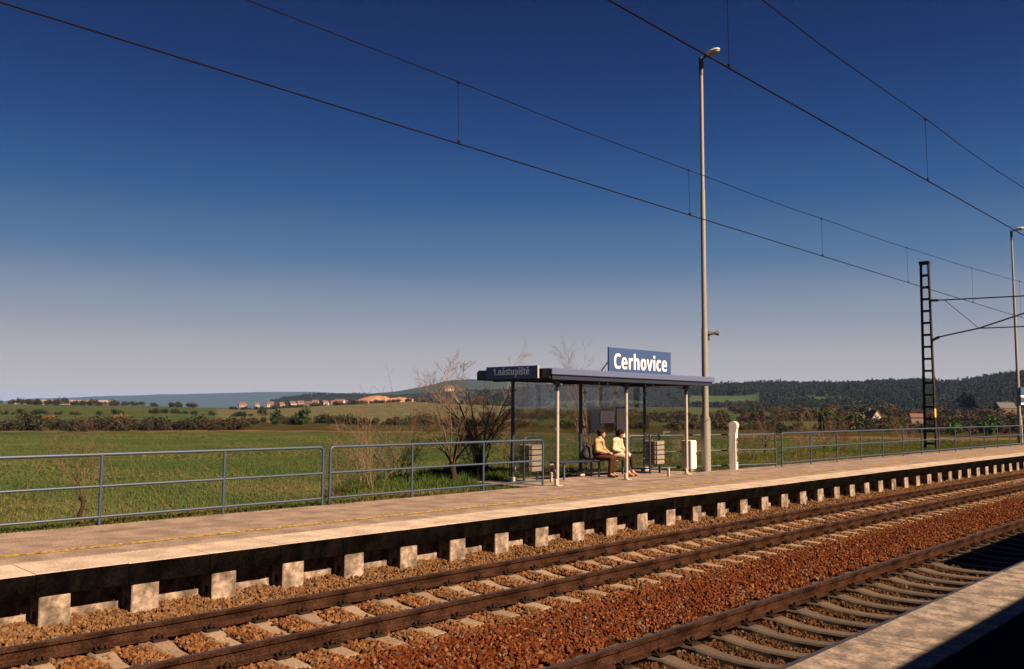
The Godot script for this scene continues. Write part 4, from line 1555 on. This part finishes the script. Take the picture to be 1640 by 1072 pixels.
	cg.transparency = BaseMaterial3D.TRANSPARENCY_ALPHA
	var sk := mat("skin", lin(0.40, 0.215, 0.145), 0.6)
	sk.subsurf_scatter_enabled = true
	sk.subsurf_scatter_strength = 0.1
	mat("eye", lin(0.03, 0.02, 0.02), 0.2)
	mat("lips", lin(0.30, 0.09, 0.07), 0.6)
	grain("hair_brown", lin(0.040, 0.020, 0.012), 0.6, 1.3, 0.1, 0.06, 54)
	grain("hair_dark", lin(0.028, 0.015, 0.012), 0.6, 1.3, 0.1, 0.06, 55)
	grain("beige", lin(0.50, 0.34, 0.18), 0.68, 1.12, 0.5, 0.02, 56, 1.2)
	grain("cream", lin(0.62, 0.52, 0.37), 0.8, 1.08, 0.5, 0.02, 57, 1.2)
	grain("brown", lin(0.085, 0.035, 0.026), 0.7, 1.15, 0.5, 0.02, 58, 1.2)
	grain("stocking", lin(0.045, 0.03, 0.026), 0.8, 1.1, 0.3, 0.03, 59)
	mat("shoe_dark", lin(0.025, 0.022, 0.028), 0.5)
	mat("shoe_tan", lin(0.40, 0.16, 0.07), 0.5)
	grain("bark", lin(0.055, 0.036, 0.028), 0.5, 1.3, 0.4, 0.05, 60, 0.6)
	mat("twig", lin(0.195, 0.135, 0.097), 0.9)
	mat("twig_dark", lin(0.125, 0.083, 0.062), 0.9)
	for e in [["leaf", 1], ["blade", 1], ["hillside", 1]]:
		var m := mat(e[0], lin(1, 1, 1), 0.95)
		m.vertex_color_use_as_albedo = true
		m.specular_mode = BaseMaterial3D.SPECULAR_DISABLED
	for k in ["fascia", "wire", "rail", "clip", "stone_matte", "mast_steel"]:
		if mats.has(k): mats[k].specular_mode = BaseMaterial3D.SPECULAR_DISABLED
	mottle(mats.paving, 5.0, 0.82, 71)
	for k in ["slab_a", "slab_b", "slab_c"]: mottle(mats[k], 4.0, 0.86, 72)
	for k in ["block_a", "block_b", "near_a", "near_b"]: mottle(mats[k], 2.2, 0.62, 73)
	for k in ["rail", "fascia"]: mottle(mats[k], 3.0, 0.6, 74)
	for k in ["paving", "slab_a", "slab_b", "slab_c", "block_a", "block_b", "shaded_asphalt", "yellow", "twig", "twig_dark", "bark", "hair_brown", "hair_dark", "beige", "cream", "brown", "stocking"]: mats[k].specular_mode = BaseMaterial3D.SPECULAR_DISABLED
	mats.blade.backlight_enabled = true
	mats.blade.backlight = Color(0.25, 0.3, 0.1)

# ------------------------------------------------------------------ hills, woods, hedges, villages
func hills() -> void:
	var hm: Material = mats.hillside
	var far_tint := func(_a: float, _t: float) -> Color: return Color(0.035, 0.05, 0.03)
	hill("far_hills", [Vector2(-30, 60), Vector2(10, 40), Vector2(15, 28), Vector2(17.5, 62), Vector2(20, 80), Vector2(23, 100), Vector2(27, 128), Vector2(29.5, 148), Vector2(32.5, 150), Vector2(35, 140), Vector2(38, 110), Vector2(44, 90)], 7000, 9000, 11000, -30.0, hm, 14.0, far_tint)
	hill("blue_hill", [Vector2(33, 30), Vector2(35.5, 55), Vector2(38.5, 72), Vector2(40, 92), Vector2(41.5, 116), Vector2(43.2, 126), Vector2(45, 124), Vector2(47, 115), Vector2(50, 100), Vector2(56, 80)], 2700, 3800, 4800, -20.0, hm, 8.0, far_tint)
	# wooded rise behind the village
	var rise := hill("wooded_rise", [Vector2(30.2, 8), Vector2(31.2, 20), Vector2(33, 29), Vector2(36, 31), Vector2(38.5, 28), Vector2(40.5, 34), Vector2(43, 42), Vector2(47, 46), Vector2(52, 30)], 1750, 2300, 2900, -10.0, hm, 3.0, func(_a: float, _t: float) -> Color: return Color(0.03, 0.038, 0.02))
	# bare sandy slope of the quarry
	hill("sand_slope", [Vector2(34.6, 3), Vector2(35.4, 12), Vector2(36.3, 22), Vector2(36.9, 25.5), Vector2(37.6, 25), Vector2(38.0, 20), Vector2(38.6, 23), Vector2(39.2, 21), Vector2(40.2, 15), Vector2(41.0, 8)], 1450, 1700, 1740, -4.0, hm, 1.5, func(a: float, t: float) -> Color: return Color(0.42, 0.22, 0.12).lerp(Color(0.30, 0.17, 0.10), clampf(swell.get_noise_2d(a * 90.0, t * 90.0) + 0.5, 0, 1)) if t > 0.25 else Color(0.06, 0.06, 0.025))
	# long wooded ridge on the right
	var open := func(a: float, t: float) -> float:
		var o := 0.0
		if a > 57.5 and a < 62.0 and t > 0.24 and t < 0.50: o = 1.0
		if a > 64.2 and a < 66.8 and t > 0.34 and t < 0.46: o = 1.0
		if a > 47.5 and a < 55.0 and t > 0.20 and t < 0.36: o = 1.0
		if t < 0.14: o = 0.75
		return o
	var ridge := hill("wooded_ridge", [Vector2(42, 4.0), Vector2(44, 19.5), Vector2(46.5, 31.5), Vector2(49, 38.5), Vector2(53, 40.5), Vector2(59, 41.5), Vector2(62, 42.5), Vector2(65, 44.0), Vector2(68, 42.5), Vector2(70, 45.0), Vector2(71.8, 47.5), Vector2(73.2, 45.5), Vector2(74.6, 51.5), Vector2(75.6, 55.5), Vector2(76.6, 57.5), Vector2(80, 61.5), Vector2(90, 53.5), Vector2(105, 29.5)], 820, 1600, 2300, -4.0, hm, 3.0, func(a: float, t: float) -> Color: return Color(0.052, 0.082, 0.036) if open.call(a, t) > 0.9 else Color(0.05, 0.05, 0.028))

	# woods: stuff, far too many trees to count
	var g := RandomNumberGenerator.new()
	g.seed = 15
	var shapes := [clump(1, 240, 0.19, 1.0, 0.5), clump(2, 240, 0.19, 1.2, 0.5), conifer(3)]
	for pass_ in [[ridge, 43.0, 104.0, 850.0, 1640.0, 12500, "ridge"], [rise, 30.4, 51.0, 1800.0, 2330.0, 4200, "rise"]]:
		var where := [[], [], []]
		var cols := [[], [], []]
		for i in pass_[5]:
			var a := g.randf_range(pass_[1], pass_[2])
			var t := g.randf()
			var r := lerpf(pass_[3], pass_[4], t)
			if pass_[6] == "ridge" and g.randf() < open.call(a, (r - 820.0) / 780.0): continue
			var mixn := patch.get_noise_2d(a * 14.0, r * 0.12)
			var k := 2 if mixn + g.randf() * 0.5 > 0.42 else g.randi() % 2
			var s := g.randf_range(3.6, 5.6) * (0.8 if k == 2 else 1.0)
			var p := polar(a, r, pass_[0].call(a, r) - 1.0)
			where[k].append(Transform3D(Basis(Vector3.UP, g.randf() * TAU).scaled(Vector3(s, s * g.randf_range(0.9, 1.25), s)), p))
			var c: Color = Color(0.026, 0.038, 0.020) if k == 2 else [Color(0.042, 0.044, 0.027), Color(0.034, 0.048, 0.026), Color(0.038, 0.042, 0.028)][g.randi() % 3]
			cols[k].append(c * g.randf_range(0.85, 1.15))
		for k in 3: copies("woodland", shapes[k], mats.leaf, where[k], cols[k])

	# hedges and scrub along the field edges
	var bushes := [clump(11, 420, 0.11, 0.75, 0.6), clump(12, 420, 0.11, 1.0, 0.6), clump(13, 380, 0.12, 0.9, 0.6)]
	var hedges := [
		# from (deg, r) to (deg, r), count, width, size, colours
		[8.0, 205.0, 29.0, 200.0, 230, 14.0, 1.9, [Color(0.042, 0.035, 0.025), Color(0.050, 0.040, 0.029), Color(0.038, 0.040, 0.024)]],
		[28.0, 262.0, 47.0, 250.0, 170, 10.0, 1.9, [Color(0.045, 0.04, 0.02), Color(0.06, 0.045, 0.025), Color(0.035, 0.045, 0.018)]],
		[28.0, 640.0, 39.0, 790.0, 150, 6.0, 2.2, [Color(0.03, 0.04, 0.018), Color(0.045, 0.04, 0.022)]],
		[39.0, 800.0, 46.0, 800.0, 90, 6.0, 2.4, [Color(0.03, 0.035, 0.018), Color(0.05, 0.04, 0.025)]],
		[8.0, 760.0, 26.0, 820.0, 190, 20.0, 3.4, [Color(0.03, 0.038, 0.02), Color(0.045, 0.04, 0.028)]],
		[14.0, 400.0, 30.0, 430.0, 60, 8.0, 1.8, [Color(0.03, 0.04, 0.018)]],
		[46.0, 225.0, 80.0, 235.0, 230, 22.0, 1.7, [Color(0.055, 0.04, 0.022), Color(0.045, 0.055, 0.02), Color(0.07, 0.048, 0.03)]],
		[44.0, 360.0, 84.0, 380.0, 420, 50.0, 2.8, [Color(0.065, 0.05, 0.028), Color(0.08, 0.065, 0.03), Color(0.05, 0.04, 0.026)]],
		[60.0, 520.0, 84.0, 520.0, 330, 60.0, 3.4, [Color(0.06, 0.045, 0.028), Color(0.05, 0.055, 0.022), Color(0.075, 0.05, 0.034)]],
		[66.0, 280.0, 82.0, 290.0, 150, 30.0, 2.3, [Color(0.05, 0.035, 0.024), Color(0.04, 0.06, 0.02)]],
	]
	for h in hedges:
		var where := [[], [], []]
		var cols := [[], [], []]
		for i in h[4]:
			var u := g.randf()
			var gap := swell.get_noise_2d(u * 900.0 + h[1], 7.0)
			if gap < -0.28: continue
			var deg := lerpf(h[0], h[2], u)
			var r: float = lerpf(h[1], h[3], u) + g.randfn() * h[5] * 0.5
			var k := g.randi() % 3
			var s: float = h[6] * g.randf_range(0.5, 1.15) * (1.0 + gap * 0.5)
			where[k].append(Transform3D(Basis(Vector3.UP, g.randf() * TAU).scaled(Vector3(s * 1.25, s, s * 1.25)), polar(deg, r, field_height(deg, r) - 0.2)))
			cols[k].append((h[7][g.randi() % h[7].size()] as Color) * g.randf_range(0.7, 1.3))
		for k in 3: if where[k].size(): copies("hedgerow", bushes[k], mats.leaf, where[k], cols[k])

	# trees that stand out by themselves
	var solo := [
		["round green bush in the hedge beyond the left field", 30.75, 240.0, 2.6, Color(0.03, 0.055, 0.02)],
		["taller green tree in the hedge beyond the left field", 32.3, 245.0, 3.1, Color(0.035, 0.055, 0.02)],
		["small dark fir shape in the hedge right of the two green bushes", 35.25, 250.0, 1.9, Color(0.018, 0.03, 0.015)],
		["olive green tree left of the cottage beyond the dirt strip", 66.0, 215.0, 3.6, Color(0.06, 0.085, 0.02)],
		["dark green round bush beyond the field right of the intercom pillar", 62.9, 200.0, 1.9, Color(0.022, 0.035, 0.015)],
		["pale budding tree close left of the cottage", 67.6, 230.0, 3.0, Color(0.12, 0.11, 0.05)],
		["bright green tree right of the ladder mast", 73.0, 205.0, 2.3, Color(0.05, 0.10, 0.018)],
		["bright green shrub near the right edge of the photo", 74.6, 200.0, 2.4, Color(0.045, 0.09, 0.018)],
		["yellow leafless willow in the far left hedge", 21.5, 215.0, 2.1, Color(0.16, 0.10, 0.03)],
		["rusty brown bush in the far left hedge", 17.9, 222.0, 2.0, Color(0.17, 0.075, 0.035)],
		["black green conifer grove on the ridge at the far right", 73.8, 560.0, 7.5, Color(0.010, 0.016, 0.011)],
	]
	for s in solo:
		var t := thing("tree", s[0], "tree", polar(s[1], s[2], field_height(s[1], s[2])))
		var b := MB.new()
		b.tube([Vector3(0, -0.3, 0), Vector3(0.05, s[3] * 0.9, 0)], [0.14 * s[3] * 0.5, 0.05], 6)
		part("trunk", b, mats.bark, t)
		var shape := clump(int(s[1] * 100), 420, 0.15, 0.95, 0.45)
		var cm := mat("crown_%d" % int(s[1] * 10), lin(s[4].r, s[4].g, s[4].b), 0.95)
		cm.vertex_color_use_as_albedo = true
		cm.specular_mode = BaseMaterial3D.SPECULAR_DISABLED
		var o := part("crown", shape, cm, t)
		o.scale = Vector3.ONE * s[3]

	# houses
	mat("wall_white", lin(0.42, 0.36, 0.31), 0.9)
	mat("wall_pink", lin(0.27, 0.21, 0.175), 0.9)
	mat("slate", lin(0.075, 0.08, 0.072), 1.0)
	mat("tile_red", lin(0.13, 0.062, 0.048), 0.9)
	mat("tile_brown", lin(0.13, 0.06, 0.045), 0.9)
	var n := 0
	var words := ["leftmost", "second", "third", "fourth", "fifth", "sixth", "seventh", "eighth", "ninth", "tenth", "eleventh", "rightmost"]
	for v in [28.7, 29.6, 30.4, 31.1, 31.75, 32.3, 32.8, 33.2, 33.8, 34.35, 34.75, 35.1]:
		var r := 1180.0 + 130.0 * sin(n * 2.4)
		house("village_house", "%s in the row of pale village houses below the wooded rise" % words[n], polar(v, r, 1.5 + maxf(0.0, v - 30.0) * 0.9), g.randf_range(-0.7, 0.7) - deg_to_rad(v), Vector3(g.randf_range(6, 11), 3.4, 7), 2.8, mats.wall_white if n % 3 else mats.wall_pink, mats.tile_red if n % 2 else mats.tile_brown, "village houses below the wooded rise")
		n += 1
	house("hill_house", "white house with a red roof on the slope left of the shelter", polar(41.8, 1500.0, 31.0), -0.5, Vector3(16, 5, 10), 4.5, mats.wall_white, mats.tile_red)
	for e in [[17.6, "long low pale hall on the skyline at the far left", 60.0], [19.0, "second long pale hall on the skyline, right of the longer one", 44.0], [20.6, "short pale hall on the skyline left of the dark trees", 24.0]]:
		house("farm_hall", e[1], polar(e[0], 1150.0, 3.0), -deg_to_rad(e[0]), Vector3(e[2], 3.5, 14), 2.0, mats.wall_white, mats.wall_pink, "", 5)
	house("cottage", "small cottage with a white gable and an orange roof beyond the dirt strip", polar(68.55, 300.0, -2.4), deg_to_rad(50.0), Vector3(6.0, 2.3, 3.8), 2.6, mats.wall_white, mats.tile_red, "", 2)
	house("hut", "small pale hut half hidden beside the ladder mast", polar(71.0, 260.0, -2.5), deg_to_rad(-60.0), Vector3(3.4, 3.0, 2.6), 1.0, mats.wall_pink, mats.tile_brown, "", 1)
	house("barn", "grey roofed barn among the brown trees at the right edge", polar(75.6, 520.0, 1.0), deg_to_rad(-40.0), Vector3(9, 3, 6), 3.0, mats.tile_brown, mats.slate, "", 2)

func conifer(seed_: int) -> Mesh:
	var g := RandomNumberGenerator.new()
	g.seed = seed_
	var b := MB.new()
	for k in 120:
		var y := pow(g.randf(), 1.2) * 2.4
		var r := (2.5 - y) * 0.32 * g.randf_range(0.5, 1.1)
		var a := g.randf() * TAU
		var p := Vector3(cos(a) * r, y + 0.1, sin(a) * r)
		var o := Vector3(cos(a), -0.5, sin(a)) * 0.30
		var s := Vector3(-sin(a), 0, cos(a)) * 0.2
		var v := g.randf_range(0.7, 1.2)
		b.col = Color(v, v, v)
		b.tri(p - s, p + s, p + o)
	return b.mesh()

func plants() -> void:
	# bare trees behind the railing
	bare_tree("bare_tree", "low bare pollard tree behind the middle railing, left of the other one", Vector3(14.85, 0.35, -16.4), 5, 0.62, 0.085, 9, 2.0, 0.95, 3, mats.bark, mats.twig_dark)
	bare_tree("bare_tree", "taller bare tree with long pale shoots beside the shelter's left end", Vector3(15.75, 0.35, -16.4), 8, 0.75, 0.10, 7, 2.45, 0.8, 3, mats.bark, mats.twig)
	bare_tree("bare_tree", "thin bare sapling behind the left railing with the field beyond", Vector3(6.55, 0.1, -18.2), 12, 0.45, 0.04, 5, 1.35, 0.95, 2, mats.bark, mats.twig_dark)
	bare_tree("bare_tree", "bare tree whose top shows above the shelter roof, left of the name sign", Vector3(37.0, -2.6, -30.0), 21, 2.6, 0.16, 9, 4.6, 0.6, 3, mats.bark, mats.twig_dark)
	bare_tree("bare_tree", "slender bare tree beyond the right railing near the cottage", Vector3(72.0, -2.6, -38.0), 25, 1.5, 0.10, 7, 3.4, 0.5, 3, mats.bark, mats.twig_dark)
	bare_tree("bare_tree", "second slender bare tree beyond the right railing, nearer the ladder mast", Vector3(80.0, -2.6, -36.0), 26, 1.5, 0.10, 7, 3.0, 0.6, 3, mats.bark, mats.twig)
	# thickets of thin stems: each one a shrub
	var n := 0
	for s in [[12.0, -17.6, 1.7, "left of the pollard tree", 6], [12.9, -17.0, 1.6, "close left of the pollard tree", 6], [11.2, -18.2, 1.4, "thin, farthest left of the pollard tree", 6], [17.0, -17.8, 1.9, "between the bare tree and the shelter glass", 12], [19.5, -19.0, 1.9, "behind the bench in the shelter", 10], [27.5, -17.5, 1.3, "behind the intercom pillar", 8], [31.0, -17.0, 1.5, "behind the long right railing near its paired posts", 9], [36.5, -17.5, 1.7, "behind the long right railing before the ladder mast", 9], [41.0, -17.8, 1.7, "behind the railing just left of the ladder mast", 9], [52.0, -18.5, 1.9, "behind the railing right of the ladder mast", 9], [4.4, -18.6, 0.9, "low, at the far left behind the railing", 7], [13.6, -18.4, 2.0, "tall, directly behind the pollard tree", 7], [15.0, -18.8, 2.3, "tall, between the two bare trees", 12], [16.6, -17.2, 1.6, "at the foot of the taller bare tree", 12]]:
		var t := thing("shrub", "leafless brown shrub %s" % s[3], "shrub", Vector3(s[0], verge_height(s[0], s[1]) - 0.05, s[1]))
		part("stems", twig_bush(60 + n, s[4], s[2], 0.55, 0.012), mats.twig if n % 2 else mats.twig_dark, t)
		n += 1
	# grass of the shoulder
	var g := RandomNumberGenerator.new()
	g.seed = 31
	var tufts := []
	for k in 3:
		var b := MB.new()
		for i in 16:
			var a := g.randf() * TAU
			var p := Vector3(cos(a), 0, sin(a)) * g.randf() * 0.09
			var lean := Vector3(g.randfn(), 0, g.randfn()) * 0.09
			var h := g.randf_range(0.5, 1.0)
			var s := Vector3(cos(a + 1.6), 0, sin(a + 1.6)) * 0.012
			b.tri(p - s, p + s, p + lean * h + Vector3(0, h, 0) * 0.3)
		tufts.append(b.mesh())
	for k in 3:
		var where := []
		var cols := []
		for i in 9000:
			var x := -3.0 + 60.0 * pow(g.randf(), 1.3)
			var d := 0.06 + pow(g.randf(), 1.5) * (6.0 if x > 11.0 else 2.2)
			var z := -14.1 + bend(x) - d
			if x > 15.1 and x < 22.6 and z > -16.1: continue
			var lush := exp(-(pow(x - 16.0, 2.0) / 5.0 + pow(z + 17.0, 2.0) / 3.0))
			var s := g.randf_range(0.35, 0.85) * (1.0 + lush * 0.5)
			where.append(Transform3D(Basis(Vector3.UP, g.randf() * TAU).scaled(Vector3(1.2, s, 1.2)), Vector3(x, verge_height(x, z) - 0.02, z)))
			var dry := patch.get_noise_2d(x * 9.0, z * 9.0) * 0.8 + 0.42 + g.randf_range(-0.3, 0.3) - lush
			cols.append(Color(0.052, 0.085, 0.022).lerp(Color(0.15, 0.12, 0.05), clampf(dry, 0, 1)))
		copies("verge_grass", tufts[k], mats.blade, where, cols)
	# the young crop: sown in rows, thin and yellowish near the railway
	var crop := MB.new()
	for i in 12:
		var a := g.randf() * TAU
		var p := Vector3(cos(a), 0, sin(a)) * g.randf() * 0.20
		var lean := Vector3(g.randfn(), 0, g.randfn()) * 0.06
		var side := Vector3(cos(a + 1.6), 0, sin(a + 1.6)) * 0.035
		crop.tri(p - side, p + side, p + lean + Vector3(0, g.randf_range(0.08, 0.2), 0))
	var along := Vector2(sin(deg_to_rad(19.5)), -cos(deg_to_rad(19.5)))
	var across := Vector2(-along.y, along.x)
	var spots := []
	var tints := []
	while spots.size() < 70000:
		var deg := g.randf_range(8.0, 82.0)
		var rad := lerpf(30.0, 165.0, g.randf())
		var q := Vector2(sin(deg_to_rad(deg)), -cos(deg_to_rad(deg))) * rad
		var lane := roundf(q.dot(across) / 0.6) * 0.6
		q = along * q.dot(along) + across * (lane + g.randfn() * 0.19)
		var rut := false
		for way in LANES:
			var d: Vector2 = (way[1] - way[0]).normalized()
			if absf(absf(d.cross(q - way[0])) - 0.95) < 0.16 and g.randf() < 0.8: rut = true
		if rut: continue
		var thin := patch.get_noise_2d(q.x * 2.2, q.y * 2.2) + smoothstep(75.0, 34.0, rad) * 0.25
		if g.randf() < thin * 1.4: continue
		var size := g.randf_range(0.7, 1.25)
		spots.append(Transform3D(Basis(Vector3.UP, g.randf() * TAU).scaled(Vector3.ONE * size), Vector3(q.x, -2.61, q.y)))
		tints.append(Color(0.056, 0.086, 0.030).lerp(Color(0.16, 0.135, 0.06), clampf(thin * 0.9 + g.randf_range(-0.15, 0.35), 0, 1)))
	copies("young_crop", crop.mesh(), mats.blade, spots, tints)
